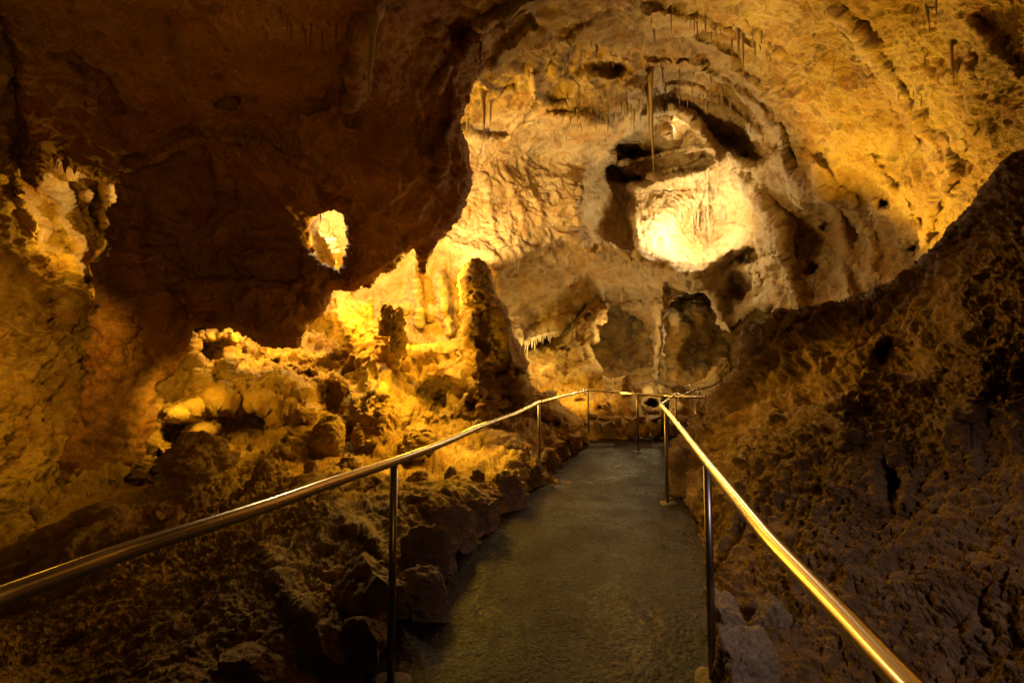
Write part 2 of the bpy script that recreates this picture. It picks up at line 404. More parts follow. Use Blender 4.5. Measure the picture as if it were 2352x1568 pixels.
V_feats = [
    ('poly', [(1486, 152), (1526, 147), (1601, 150), (1656, 183), (1706, 215), (1751, 255), (1781, 292), (1798, 345), (1740, 380), (1650, 330), (1560, 250), (1480, 260)], 9, 1.1),
    ('ridge', [(1486, 150), (1526, 145), (1601, 148), (1656, 182), (1706, 212), (1751, 252), (1783, 290), (1800, 340), (1815, 390)], 9, .34),
    ('ridge', [(1530, 195), (1600, 205), (1680, 250), (1740, 305), (1775, 350)], 8, .22),
    ('poly', [(1400, 345), (1440, 310), (1500, 262), (1560, 258), (1590, 275), (1612, 310), (1620, 330), (1560, 345), (1480, 360), (1410, 372)], 7, 1.7),
    ('ridge', [(1540, 262), (1578, 266), (1603, 297), (1628, 332), (1650, 372)], 10, .6),
    ('pit', 1540, 262, 28, 9, .9), ('pit', 1440, 345, 30, 14, 1.2),
    ('ridge', [(1530, 300), (1548, 318)], 9, .9),
    ('ridge', [(1410, 372), (1480, 362), (1560, 345), (1625, 340)], 9, .5),
    ('poly', [(1380, 372), (1440, 352), (1540, 345), (1615, 338), (1640, 368), (1570, 398), (1500, 412), (1450, 428), (1400, 410)], 12, 1.3),
    ('ridge', [(1452, 435), (1500, 422), (1570, 406), (1620, 386), (1650, 360)], 11, .4),
    ('poly', [(1345, 430), (1375, 385), (1400, 375), (1440, 395), (1500, 420), (1455, 440), (1455, 500), (1462, 590), (1430, 570), (1330, 520), (1320, 480)], 7, 1.2),
    ('ridge', [(1452, 430), (1448, 470), (1456, 520), (1462, 585)], 8, .5),
    ('ridge', [(1455, 425), (1500, 405), (1560, 385), (1610, 360)], 8, .5),
    ('ridge', [(1340, 430), (1328, 470), (1320, 510)], 7, .35),
    # lower lip that shades the underside
    ('ridge', [(1020, 545), (1080, 575), (1140, 598), (1180, 590), (1240, 567), (1290, 545), (1320, 548), (1345, 570), (1365, 590)], 9, .3),
    ('ridge', [(1365, 590), (1385, 575), (1420, 568), (1462, 590), (1475, 600), (1530, 605), (1560, 628), (1580, 643), (1605, 630), (1640, 605), (1670, 575)], 11, .45),
    ('poly', [(1140, 606), (1240, 575), (1290, 552), (1365, 598), (1460, 600), (1560, 632), (1580, 650), (1606, 638), (1680, 585), (1720, 600), (1740, 560), (1765, 640), (1770, 690), (1640, 690), (1400, 690), (1200, 760), (1160, 700)], 10, .35),
    # right lobe
    ('ridge', [(1700, 420), (1745, 470), (1770, 520), (1785, 560)], 26, .5), ('pit', 1730, 590, 40, 22, .6), ('pit', 1700, 650, 34, 30, .6),
    ('pit', 1565, 655, 40, 22, .5), ('poly', [(1392, 690), (1398, 664), (1430, 652), (1470, 662), (1500, 688), (1511, 730), (1508, 790), (1495, 800), (1478, 748), (1440, 715), (1413, 706)], 6, .7),
    ('ridge', [(1640, 690), (1660, 740), (1680, 765)], 18, .35), ('ridge', [(1525, 690), (1515, 740), (1510, 800), (1515, 880)], 13, .4),
    # shelf over the left bright wall
    ('ridge', [(1060, 300), (1100, 312), (1165, 322), (1200, 292), (1255, 270), (1330, 266), (1400, 285)], 10, .45),
    ('ridge', [(1225, 175), (1228, 215), (1215, 250), (1170, 300)], 6, .35), ('pit', 1280, 215, 44, 26, .3), ('pit', 1395, 160, 46, 22, .3), ('pit', 1150, 180, 50, 26, .3),
    ('ridge', [(1155, 380), (1175, 430), (1190, 480), (1210, 545)], 7, .07), ('ridge', [(1110, 410), (1120, 470), (1140, 560)], 7, .09), ('ridge', [(1190, 370), (1215, 420), (1235, 480)], 6, .05),
    ('ridge', [(1010, 640), (1025, 700), (1030, 760)], 9, .5), ('ridge', [(950, 610), (958, 690), (962, 740)], 7, .4), ('ridge', [(730, 530), (760, 560), (775, 640)], 14, 1.0),
    ('ridge', [(900, 700), (985, 720), (1050, 700)], 12, .25),
    # long ribs of the right hand ceiling
    ('ridge', [(1926, 25), (1986, 80), (2026, 145), (2056, 200), (2101, 250), (2136, 320), (2166, 375)], 14, .10), ('ridge', [(1915, 45), (1972, 98), (2010, 160), (2040, 215), (2086, 268), (2120, 335)], 7, -.06),
    ('ridge', [(1796, 350), (1826, 390), (1876, 430), (1926, 450), (1966, 500), (1996, 535), (2006, 600), (2010, 640)], 14, .14), ('ridge', [(1790, 372), (1820, 412), (1868, 452), (1916, 474), (1950, 515), (1980, 555), (1990, 610)], 7, -.07),
    ('ridge', [(1996, 370), (2030, 415), (2066, 450), (2086, 500), (2126, 545)], 13, .13), ('ridge', [(2085, 200), (2120, 240), (2160, 290)], 7, -.05),
    ('ridge', [(1840, 340), (1900, 400), (1960, 470)], 8, .10), ('ridge', [(2240, 60), (2290, 110), (2320, 170)], 18, .10), ('ridge', [(1870, 380), (1900, 440), (1960, 600)], 10, .14),
    ('ridge', [(2235, 130), (2250, 190), (2255, 260)], 14, .10), ('ridge', [(2200, 170), (2225, 250), (2230, 320)], 13, .09), ('ridge', [(1700, 40), (1735, 80), (1800, 120)], 9, .14),
    ('ridge', [(2180, 330), (2200, 400), (2140, 480), (2130, 560)], 12, .16), ('pit', 2035, 465, 16, 12, .3), ('pit', 2090, 575, 12, 7, .3), ('pit', 1900, 520, 14, 10, .15), ('pit', 1870, 620, 26, 18, .25), ('pit', 1820, 590, 14, 12, .15),
    ('ridge', [(1760, 470), (1800, 520), (1810, 640), (1830, 700)], 14, .35), ('ridge', [(1930, 540), (1940, 620), (1960, 680)], 12, .25),
    ('ridge', [(1100, 60), (1180, 20), (1260, -20)], 14, .3), ('ridge', [(1120, 200), (1160, 120), (1230, 60)], 12, .25), ('ridge', [(1270, 160), (1300, 90), (1350, 60)], 10, .2),
    ('ridge', [(1480, 20), (1560, 40), (1640, 50), (1720, 110)], 8, .2), ('ridge', [(1600, 90), (1680, 130), (1750, 200)], 7, .18)]
o = sheet('cave_vault', (540, -260, 2640, 944), 2.4, V_ctrl, M_vault, outline=V_out, thick=.8, rim=(18, .45), feats=V_feats, pop0=.12,
    pop=[(1850, 600, 110, 90, .7), (1250, 380, 130, 60, .5), (1640, 80, 120, 60, .6), (2050, 120, 200, 120, .3), (2330, 200, 60, 260, .9), (1700, 300, 60, 90, .4), (2200, 470, 140, 80, .35)],
    gouge=.3, flute=[(1540, 470, 75, 60, 1.5), (1640, 430, 50, 40, 1.5), (1580, 355, 40, 18, .7), (1000, 680, 80, 90, .5), (750, 560, 60, 70, .6)], amp=.8, seed=1)
tag(o, 'pale yellow vaulted rock ceiling and far wall with scalloped arches', kind='structure')

# 3. left hand wall
o = sheet('left_cave_wall', (-320, -260, 440, 1300), 3.6,
    [(-320, -260, 2.6), (0, 0, 4.0), (150, 0, 6.2), (-320, 500, 3.0), (0, 350, 5.3), (150, 420, 7.2), (250, 430, 8.0), (250, 600, 7.4), (420, 600, 7.5), (0, 700, 4.9), (-320, 900, 3.2), (60, 900, 4.9), (160, 900, 5.5), (420, 900, 6.6), (0, 1100, 4.4), (200, 1100, 5.2), (420, 1200, 5.6), (-320, 1300, 3.0), (0, 1300, 3.8)],
    M_floor, feats=[('ridge', [(120, 360), (190, 440), (250, 520)], 14, .3), ('ridge', [(60, 380), (130, 470), (180, 580)], 16, .3), ('ridge', [(10, 300), (40, 420), (60, 520)], 12, .25),
        ('ridge', [(250, 440), (246, 520), (240, 640)], 14, .5), ('ridge', [(160, 600), (158, 680), (150, 730)], 18, .3), ('pit', 225, 480, 20, 60, .4), ('pit', 60, 740, 24, 14, .2), ('pit', 195, 640, 18, 24, .3)],
    pop0=.25, pop=[(100, 800, 160, 140, 1), (40, 980, 80, 120, .7)], flute=[(120, 500, 140, 120, .4)], amp=.9, seed=5)
tag(o, 'ochre left cave wall with rough popcorn crust behind the dark column', kind='structure')

# 4. hanging dark mass on the left
D_out = [(-330, -260), (1290, -260), (1250, -60), (1190, 40), (1120, 120), (1085, 200), (1072, 240), (1055, 285), (1077, 340), (1083, 425), (1055, 500), (1005, 555), (980, 595), (970, 626), (955, 580), (945, 572), (925, 590),
    (905, 622), (870, 628), (850, 655), (800, 672), (780, 664), (765, 666), (755, 690), (735, 725), (702, 745), (692, 770), (690, 796), (640, 800), (600, 794), (560, 769), (525, 752), (505, 760), (475, 752), (447, 752),
    (430, 800), (400, 860), (330, 900), (290, 880), (252, 750), (236, 690), (226, 625), (246, 560), (272, 480), (272, 425), (225, 415), (165, 390), (122, 356), (105, 385), (97, 415), (85, 440), (68, 420), (50, 410), (45, 350), (37, 280), (32, 165), (20, 100), (0, 40), (-40, -40), (-330, -100)]
D_hole = [(712, 512), (720, 492), (743, 482), (767, 480), (784, 489), (794, 515), (796, 552), (790, 594), (777, 622), (753, 614), (735, 608), (722, 590), (714, 550)]
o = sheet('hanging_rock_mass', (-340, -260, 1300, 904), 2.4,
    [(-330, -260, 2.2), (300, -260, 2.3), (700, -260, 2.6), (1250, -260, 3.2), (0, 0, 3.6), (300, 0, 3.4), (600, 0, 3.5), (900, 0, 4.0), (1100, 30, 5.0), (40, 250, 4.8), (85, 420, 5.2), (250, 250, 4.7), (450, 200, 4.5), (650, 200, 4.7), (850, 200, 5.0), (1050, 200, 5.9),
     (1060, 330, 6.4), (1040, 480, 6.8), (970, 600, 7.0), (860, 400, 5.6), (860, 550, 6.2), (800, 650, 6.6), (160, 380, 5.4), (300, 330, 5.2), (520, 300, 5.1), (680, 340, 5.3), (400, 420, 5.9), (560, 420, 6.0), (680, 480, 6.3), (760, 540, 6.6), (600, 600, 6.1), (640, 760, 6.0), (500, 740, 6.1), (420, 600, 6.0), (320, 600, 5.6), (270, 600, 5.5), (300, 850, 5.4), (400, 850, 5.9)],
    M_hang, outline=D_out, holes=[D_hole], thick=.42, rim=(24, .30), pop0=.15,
    feats=[('poly', [(280, 395), (370, 358), (465, 328), (540, 328), (600, 342), (675, 372), (725, 402), (750, 442), (762, 480), (700, 640), (420, 640), (290, 560)], 8, .28),
        ('ridge', [(280, 390), (370, 352), (465, 322), (540, 322), (600, 336), (675, 364), (727, 396), (754, 436), (768, 475)], 10, .16),
        ('ridge', [(470, 330), (490, 380), (515, 440)], 16, .22), ('ridge', [(1040, 180), (1050, 260), (1020, 330), (1010, 420)], 12, .15), ('ridge', [(1000, 60), (1050, 130), (1090, 90)], 14, .2), ('ridge', [(830, 60), (815, 150), (800, 240)], 14, .18),
        ('ridge', [(1120, 60), (1060, 110), (1000, 200)], 10, .15), ('ridge', [(160, 120), (240, 180), (260, 240)], 20, -.2), ('ridge', [(420, 60), (430, 180), (480, 280)], 30, .12), ('pit', 525, 245, 22, 14, .18), ('pit', 690, 680, 26, 24, .15),
        ('ridge', [(700, 270), (760, 260), (810, 300)], 16, .15), ('ridge', [(350, 500), (345, 600), (340, 760)], 20, .14), ('ridge', [(300, 480), (290, 600), (280, 760)], 20, .16), ('pit', 325, 640, 14, 60, .14), ('ridge', [(380, 590), (410, 660), (440, 740)], 14, .2), ('pit', 270, 700, 14, 60, .2)],
    pop=[(600, 620, 120, 70, .55), (420, 700, 90, 60, .8), (560, 430, 140, 50, .5), (1060, 100, 60, 60, .7), (500, 760, 120, 30, .8), (260, 840, 90, 60, 1)],
    gouge=.3, flute=[(1040, 420, 45, 130, .55), (330, 600, 90, 150, .25), (980, 330, 60, 90, .35)], amp=.8, seed=2)
tag(o, 'huge dark brown rock mass hanging from the ceiling, pierced by a small bright hole', 'rock formation')

# 5. garden of rock and its skull like hollows, down to the path edge
G_out = [(-320, 1040), (0, 1090), (150, 1130), (300, 900), (300, 760), (445, 764), (470, 760), (525, 748), (548, 762), (600, 790), (690, 800), (700, 750), (735, 700), (765, 667), (800, 672), (820, 689), (838, 690), (845, 678), (856, 682), (858, 729), (872, 722), (878, 707), (890, 708), (900, 722), (915, 716), (928, 735), (930, 750),
    (924, 789), (950, 796), (1020, 790), (1050, 776), (1060, 739), (1055, 689), (1052, 649), (1065, 614), (1090, 601), (1120, 616), (1135, 674), (1155, 719), (1172, 764), (1196, 797), (1214, 832), (1210, 852), (1217, 879), (1232, 902), (1273, 896), (1284, 926), (1311, 946), (1337, 964), (1345, 1012),
    (1460, 1012), (1450, 1100), (1300, 1300), (1200, 1620), (-320, 1620)]
G_ctrl = [(-320, 1050, 3.6), (0, 1100, 4.2), (150, 1130, 4.6), (300, 1060, 5.3), (300, 900, 6.0), (300, 760, 6.8), (450, 780, 7.5), (600, 800, 7.9), (700, 760, 8.3), (800, 680, 9.0), (900, 730, 8.3), (1000, 800, 8.4), (1090, 620, 8.7), (1090, 760, 8.0), (1150, 800, 7.8), (1200, 850, 7.9),
    (1100, 900, 7.2), (1000, 880, 7.3), (860, 860, 7.5), (740, 850, 7.4), (600, 860, 7.2), (450, 860, 6.7), (360, 900, 6.0), (400, 950, 5.8), (550, 920, 6.4), (650, 960, 6.2), (840, 950, 6.4), (420, 1060, 4.9),
    Z(930, 940, .82), Z(1000, 980, .55), Z(850, 1000, .5), Z(1150, 960, .62), Z(1230, 950, .6), Z(1300, 975, .45), Z(720, 1060, .28), Z(900, 1060, .32), Z(1100, 1040, .30), Z(1200, 1020, .32), Z(560, 1090, .25), Z(400, 1150, .15), Z(200, 1180, .1), Z(0, 1190, .1), Z(800, 1120, .28), Z(950, 1130, .28), Z(1100, 1130, .26),
    Z(0, 1250, -.05), Z(300, 1260, .1), Z(520, 1230, .2), Z(740, 1140, .34), Z(870, 1150, .3), Z(1000, 1170, .25), Z(1180, 1080, .24), Z(1290, 1010, .26),
    Z(-300, 1350, -.2), Z(0, 1400, -.1), Z(300, 1400, .1), Z(550, 1380, .22), Z(720, 1300, .25), Z(880, 1250, .2), Z(985, 1210, .16), Z(0, 1600, .05), Z(400, 1600, .12), Z(700, 1568, .05), Z(800, 1440, .1),
    Z(850, 1568, -.04), Z(915, 1440, -.04), Z(1015, 1310, -.04), Z(1150, 1180, -.04), Z(1262, 1090, -.04), Z(1335, 1030, -.04), Z(1100, 1568, -.25), Z(1200, 1400, -.25), Z(1290, 1250, -.25), Z(1400, 1100, -.25), Z(1450, 1030, -.2), Z(-320, 1600, .2)]
G_feats = [('pit', 560, 985, 122, 70, .75), ('pit', 408, 1005, 44, 36, .7), ('pit', 572, 812, 42, 40, .6), ('pit', 488, 806, 38, 28, .45), ('pit', 732, 766, 46, 42, .7), ('pit', 752, 925, 40, 50, .6), ('pit', 1012, 905, 44, 40, .5), ('pit', 1000, 915, 12, 18, .4),
    ('pit', 366, 1064, 10, 26, .5), ('pit', 635, 828, 9, 6, .25), ('pit', 700, 858, 30, 12, .3), ('pit', 670, 845, 9, 8, .25), ('pit', 1085, 935, 12, 14, .2), ('pit', 1185, 860, 12, 14, .3), ('pit', 1150, 920, 8, 16, .2), ('pit', 1110, 665, 10, 10, .25),
    ('ridge', [(450, 772), (530, 768), (560, 790)], 12, .3), ('ridge', [(535, 770), (530, 830), (520, 870)], 9, .28), ('ridge', [(450, 870), (500, 915), (515, 925)], 12, .30), ('ridge', [(330, 930), (420, 945), (520, 925), (620, 925), (690, 950)], 16, .30), ('ridge', [(440, 780), (455, 850)], 10, .25),
    ('ridge', [(540, 860), (620, 870), (690, 900), (720, 950)], 18, .3), ('ridge', [(775, 690), (800, 760), (840, 860), (850, 950)], 22, .55), ('ridge', [(885, 720), (890, 800), (870, 900)], 20, .5), ('ridge', [(800, 880), (825, 960)], 14, .35),
    ('ridge', [(1085, 620), (1080, 700), (1085, 780), (1100, 880), (1130, 950)], 26, .45), ('ridge', [(1130, 700), (1170, 800), (1190, 900)], 16, .3), ('ridge', [(1110, 730), (1050, 800), (960, 810)], 12, .25), ('ridge', [(1180, 940), (1260, 950), (1320, 975)], 14, .25),
    ('ridge', [(660, 1040), (720, 1010)], 12, .25), ('ridge', [(880, 900), (925, 940), (900, 990), (840, 1010)], 30, .12), ('ridge', [(940, 1000), (1010, 1010)], 18, .15), ('ridge', [(1110, 1000), (1150, 1050), (1190, 1060)], 16, .12),
    ('ridge', [(740, 1142), (800, 1128), (868, 1120)], 9, .12), ('ridge', [(780, 1180), (860, 1240), (900, 1330)], 18, .15), ('ridge', [(600, 1260), (700, 1400)], 30, .12), ('ridge', [(200, 1180), (320, 1150), (400, 1190)], 20, .1)]
o = sheet('cave_floor', (-320, 590, 1480, 1620), 2.4, G_ctrl, M_floor, outline=G_out, thick=1.2, rim=(26, .5), feats=G_feats, pop0=.5,
    pop=[(1000, 1180, 140, 40, .8), (480, 1150, 160, 70, .7), (600, 1350, 300, 130, .9), (150, 1400, 260, 160, .9), (920, 990, 130, 20, .1), (860, 780, 60, 60, .3), (500, 900, 100, 30, .1), (750, 1080, 120, 25, .15), (890, 730, 40, 30, .9), (1100, 605, 40, 20, .9), (1180, 830, 40, 90, .6)],
    flute=[(850, 840, 60, 90, .8), (1000, 700, 60, 60, .5), (680, 1000, 60, 30, .5), (760, 1040, 30, 25, .5)], gouge=1.5, amp=.95, edge=4, seed=4)
tag(o, 'golden rock garden floor with skull like hollows left of the path', kind='structure')

# 6. rock left of the far arch and the far garden
o = sheet('arch_rock_pile', (1150, 670, 1420, 960), 3.0,
    [(1190, 790, 13.6), (1250, 790, 13.6), (1320, 740, 13.2), (1380, 700, 12.9), (1380, 780, 12.9), (1300, 850, 12.8), (1220, 870, 12.8), (1380, 850, 12.6), (1200, 950, 11.5), (1400, 940, 11.4)],
    M_floor, outline=[(1150, 960), (1150, 800), (1196, 812), (1235, 800), (1275, 800), (1300, 772), (1318, 742), (1345, 708), (1370, 692), (1388, 700), (1396, 712), (1393, 738), (1384, 744), (1369, 747), (1375, 767), (1372, 782), (1352, 794), (1361, 811), (1366, 829), (1377, 844), (1384, 864), (1412, 870), (1412, 960)],
    thick=.8, rim=(14, .4), feats=[('pit', 1350, 725, 12, 10, .3), ('pit', 1290, 800, 8, 7, .25), ('ridge', [(1310, 770), (1330, 820)], 9, .25), ('ridge', [(1240, 850), (1300, 870), (1370, 860)], 10, .3)],
    pop0=.5, flute=[(1330, 740, 30, 30, .5)], amp=1.1, edge=4, seed=6)
tag(o, 'bright knobbly rock pile that carries the left side of the small arch', 'rock formation')
o = sheet('far_cave_floor', (1120, 840, 1900, 1030), 2.6,
    [(1150, 880, 12.8), (1250, 850, 13), (1250, 900, 11.8), (1300, 930, 10.8), (1350, 950, 10.0), (1400, 985, 9.6), (1300, 1000, 9.5), (1400, 890, 12), (1450, 890, 11.2), (1520, 890, 11.2), (1470, 950, 10.2), (1450, 975, 9.7), (1600, 985, 9.6), (1600, 880, 13), (1600, 940, 10.6), (1700, 880, 12.5), (1660, 850, 13.5), (1750, 860, 13), (1700, 960, 10.4), (1850, 900, 12), (1850, 1020, 10), (1500, 1025, 9.5), (1150, 1025, 9.5)],
    M_floor, outline=[(1120, 1030), (1120, 870), (1200, 852), (1300, 862), (1384, 866), (1410, 872), (1440, 866), (1455, 880), (1490, 872), (1520, 878), (1555, 885), (1590, 884), (1620, 868), (1632, 850), (1650, 832), (1668, 826), (1680, 845), (1700, 862), (1800, 860), (1900, 850), (1900, 1030)],
    thick=.6, rim=(9, .3), feats=[('ridge', [(1440, 880), (1437, 920), (1445, 970)], 13, .5), ('ridge', [(1470, 895), (1510, 884), (1550, 900), (1565, 940)], 14, .5), ('pit', 1493, 929, 20, 12, .9), ('ridge', [(1390, 890), (1385, 930)], 14, .4), ('pit', 1375, 940, 14, 10, .3), ('pit', 1330, 925, 10, 6, .2), ('ridge', [(1650, 850), (1640, 900)], 16, .5)],
    pop0=.5, pop=[(1480, 890, 60, 15, 1), (1400, 900, 30, 30, .9)], amp=.7, edge=3, seed=8)
tag(o, 'golden far garden floor of lumpy rock behind the low wall', kind='structure')

# 7. near rock bank on the right
H_out = [(2680, 250), (2680, 1640), (1700, 1640), (1668, 1500), (1655, 1430), (1641, 1384), (1621, 1324), (1591, 1284), (1591, 1234), (1581, 1174), (1546, 1124), (1541, 1074), (1556, 1019), (1589, 984), (1615, 952), (1648, 926), (1677, 885), (1712, 852), (1718, 810), (1718, 773), (1746, 750),
    (1766, 735), (1851, 712), (1926, 695), (1986, 670), (2046, 650), (2121, 592), (2176, 545), (2226, 505), (2290, 440), (2352, 388), (2450, 330)]
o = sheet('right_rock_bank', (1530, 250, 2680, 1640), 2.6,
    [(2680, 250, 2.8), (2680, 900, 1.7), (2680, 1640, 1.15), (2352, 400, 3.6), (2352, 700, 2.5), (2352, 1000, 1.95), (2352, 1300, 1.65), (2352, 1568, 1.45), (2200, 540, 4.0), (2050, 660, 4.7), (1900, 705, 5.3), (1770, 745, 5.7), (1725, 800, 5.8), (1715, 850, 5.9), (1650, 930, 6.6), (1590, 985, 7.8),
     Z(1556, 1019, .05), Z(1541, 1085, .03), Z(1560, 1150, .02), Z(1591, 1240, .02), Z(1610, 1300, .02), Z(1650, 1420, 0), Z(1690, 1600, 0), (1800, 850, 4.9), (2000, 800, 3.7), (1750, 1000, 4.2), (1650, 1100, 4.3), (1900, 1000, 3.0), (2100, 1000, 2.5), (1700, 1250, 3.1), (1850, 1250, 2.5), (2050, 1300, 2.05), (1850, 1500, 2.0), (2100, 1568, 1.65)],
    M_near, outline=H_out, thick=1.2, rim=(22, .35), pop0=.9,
    feats=[('pit', 2060, 820, 60, 40, .2), ('ridge', [(1930, 930), (1945, 990)], 24, .16), ('ridge', [(1800, 760), (1950, 720), (2090, 640)], 22, .15), ('ridge', [(1780, 950), (1720, 1050), (1690, 1180)], 30, .12), ('ridge', [(2200, 700), (2250, 850), (2200, 1000)], 50, .1), ('pit', 2050, 1110, 30, 50, .12),
           ('ridge', [(1570, 1060), (1600, 1100), (1610, 1180)], 18, .12)],
    pop=[(2050, 950, 120, 80, .5), (1980, 1080, 90, 60, .4)], amp=1.15, gouge=.35, big=1.6, edge=6, warp=12, seed=9)
tag(o, 'dark brown popcorn crusted rock bank rising right of the handrail', 'rock bank')
print('sheets done %.1f' % (time.time() - T0))
#--PART2--
# ================================================================== path
def path_mat():
    m, nt, b = nodes('asphalt'); N = nt.nodes; L = nt.links
    tc = N.new('ShaderNodeTexCoord')
    vo = N.new('ShaderNodeTexVoronoi'); vo.inputs['Scale'].default_value = 48; L.new(tc.outputs['Object'], vo.inputs['Vector'])
    n1 = N.new('ShaderNodeTexNoise'); n1.inputs['Scale'].default_value = 2.2; n1.inputs['Detail'].default_value = 6; L.new(tc.outputs['Object'], n1.inputs['Vector'])
    n2 = N.new('ShaderNodeTexNoise'); n2.inputs['Scale'].default_value = 38; n2.inputs['Detail'].default_value = 5; n2.inputs['Roughness'].default_value = .7; L.new(tc.outputs['Object'], n2.inputs['Vector'])
    cr = N.new('ShaderNodeValToRGB'); e = cr.color_ramp.elements
    e[0].position = 0; e[0].color = (.006, .004, .005, 1); e[1].position = 1; e[1].color = (.082, .042, .054, 1)
    L.new(vo.outputs['Color'], cr.inputs[0])
    mx = N.new('ShaderNodeMix'); mx.data_type = 'RGBA'; mx.blend_type = 'MULTIPLY'; mx.inputs[0].default_value = 1
    c2 = N.new('ShaderNodeValToRGB'); e = c2.color_ramp.elements; e[0].position = .35; e[0].color = (.6, .56, .52, 1); e[1].position = .65; e[1].color = (1.15, 1.1, 1.05, 1)
    L.new(n1.outputs[0], c2.inputs[0]); c3 = N.new('ShaderNodeValToRGB'); e = c3.color_ramp.elements; e[0].position = .38; e[0].color = (.25, .24, .24, 1); e[1].position = .62; e[1].color = (1.7, 1.6, 1.5, 1)
    L.new(n2.outputs[0], c3.inputs[0]); m3 = N.new('ShaderNodeMix'); m3.data_type = 'RGBA'; m3.blend_type = 'MULTIPLY'; m3.inputs[0].default_value = 1
    L.new(cr.outputs[0], m3.inputs[6]); L.new(c3.outputs[0], m3.inputs[7]); L.new(m3.outputs[2], mx.inputs[6]); L.new(c2.outputs[0], mx.inputs[7]); L.new(mx.outputs[2], b.inputs['Base Color'])
    rm = N.new('ShaderNodeMapRange'); rm.inputs[1].default_value = .38; rm.inputs[2].default_value = .62; rm.inputs[3].default_value = .27; rm.inputs[4].default_value = .58
    L.new(n1.outputs[0], rm.inputs[0]); L.new(rm.outputs[0], b.inputs['Roughness']); b.inputs['Specular IOR Level'].default_value = .16; b.inputs['Coat Weight'].default_value = .02; b.inputs['Coat Roughness'].default_value = .26
    b1 = N.new('ShaderNodeBump'); b1.inputs['Distance'].default_value = .014; b1.inputs['Strength'].default_value = 1; b1.invert = True
    b2 = N.new('ShaderNodeBump'); b2.inputs['Distance'].default_value = .08; b2.inputs['Strength'].default_value = 1
    L.new(vo.outputs['Distance'], b1.inputs['Height']); L.new(n2.outputs[0], b2.inputs['Height']); L.new(b1.outputs[0], b2.inputs['Normal']); L.new(b2.outputs[0], b.inputs['Normal'])
    return m
pl = [(640, 1900), (830, 1568), (890, 1440), (1000, 1310), (1135, 1180), (1250, 1090), (1315, 1030), (1335, 1004)]
pr = [(2000, 1900), (1720, 1568), (1690, 1440), (1660, 1310), (1620, 1180), (1640, 1090), (1740, 1030), (1900, 1004)]
PLw = [WZ(x, y, 0) for x, y in pl]; PRw = [WZ(x, y, 0) for x, y in pr]
PLw.insert(0, Vector((-.9, -1.5, 0))); PRw.insert(0, Vector((1.5, -1.5, 0)))
def resample(P, n):
    L = [0]
    for a, b in zip(P, P[1:]): L.append(L[-1] + (b - a).length)
    out = []
    for k in range(n):
        s = L[-1] * k / (n - 1); j = max(i for i in range(len(L)) if L[i] <= s + 1e-9); j = min(j, len(P) - 2)
        out.append(P[j].lerp(P[j + 1], (s - L[j]) / max(L[j + 1] - L[j], 1e-9)))
    return out
n, m_ = 1100, 170
A_, B_ = resample(PLw, n), resample(PRw, n)
Vp = np.zeros((n, m_, 3), np.float32)
for i in range(n):
    a, b = np.array(A_[i]), np.array(B_[i])
    for_ = np.linspace(0, 1, m_)[:, None]; Vp[i] = a + (b - a) * for_
q = Vp.reshape(-1, 3); q[:, 2] = .012 * fbm(q * 1.2, 2, 3) + .004 * perlin(q * 38, 5) + .0035 * perlin(q * 80, 7) + .006 * perlin(q * 7, 6)
idx = np.arange(n * m_).reshape(n, m_)
o = mesh_np('asphalt_path', q, np.stack([idx[:-1, :-1], idx[:-1, 1:], idx[1:, 1:], idx[1:, :-1]], -1).reshape(-1, 4), path_mat())
tag(o, 'dark grey asphalt footpath between the two handrails', kind='structure')

# ================================================================== handrails
def metal(name, colr, rough, metallic=1.0):
    m, nt, b = nodes(name); N = nt.nodes; L = nt.links
    b.inputs['Base Color'].default_value = (*colr, 1); b.inputs['Metallic'].default_value = metallic
    tc = N.new('ShaderNodeTexCoord'); n_ = N.new('ShaderNodeTexNoise'); n_.inputs['Scale'].default_value = 3; n_.inputs['Detail'].default_value = 6
    L.new(tc.outputs['Object'], n_.inputs['Vector'])
    r = N.new('ShaderNodeMapRange'); r.inputs[3].default_value = rough - .07; r.inputs[4].default_value = rough + .13; L.new(n_.outputs[0], r.inputs[0]); L.new(r.outputs[0], b.inputs['Roughness'])
    bp = N.new('ShaderNodeBump'); bp.inputs['Distance'].default_value = .002; bp.inputs['Strength'].default_value = .25; L.new(n_.outputs[0], bp.inputs['Height'])
    return m
M_rail = metal('worn_steel', (.62, .52, .38), .24)
M_post = metal('dark_steel', (.34, .30, .27), .34)
M_pad = rock_mat('concrete', (.30, .26, .21), (.24, .2, .16), (.2, .15, .1), bump=.4)
M_black = metal('black_paint', (.02, .02, .02), .4, .0)
def smooth_line(P, r=.06, k=5):
    out = [P[0]]
    for a, b, c in zip(P, P[1:], P[2:]):
        l1, l2 = (b - a).length, (c - b).length; e = min(r, l1 * .45, l2 * .45)
        p, q_ = b.lerp(a, e / l1), b.lerp(c, e / l2)
        for t in range(k + 1):
            t /= k; out.append(p.lerp(b, t).lerp(b.lerp(q_, t), t))
    out.append(P[-1]); return out
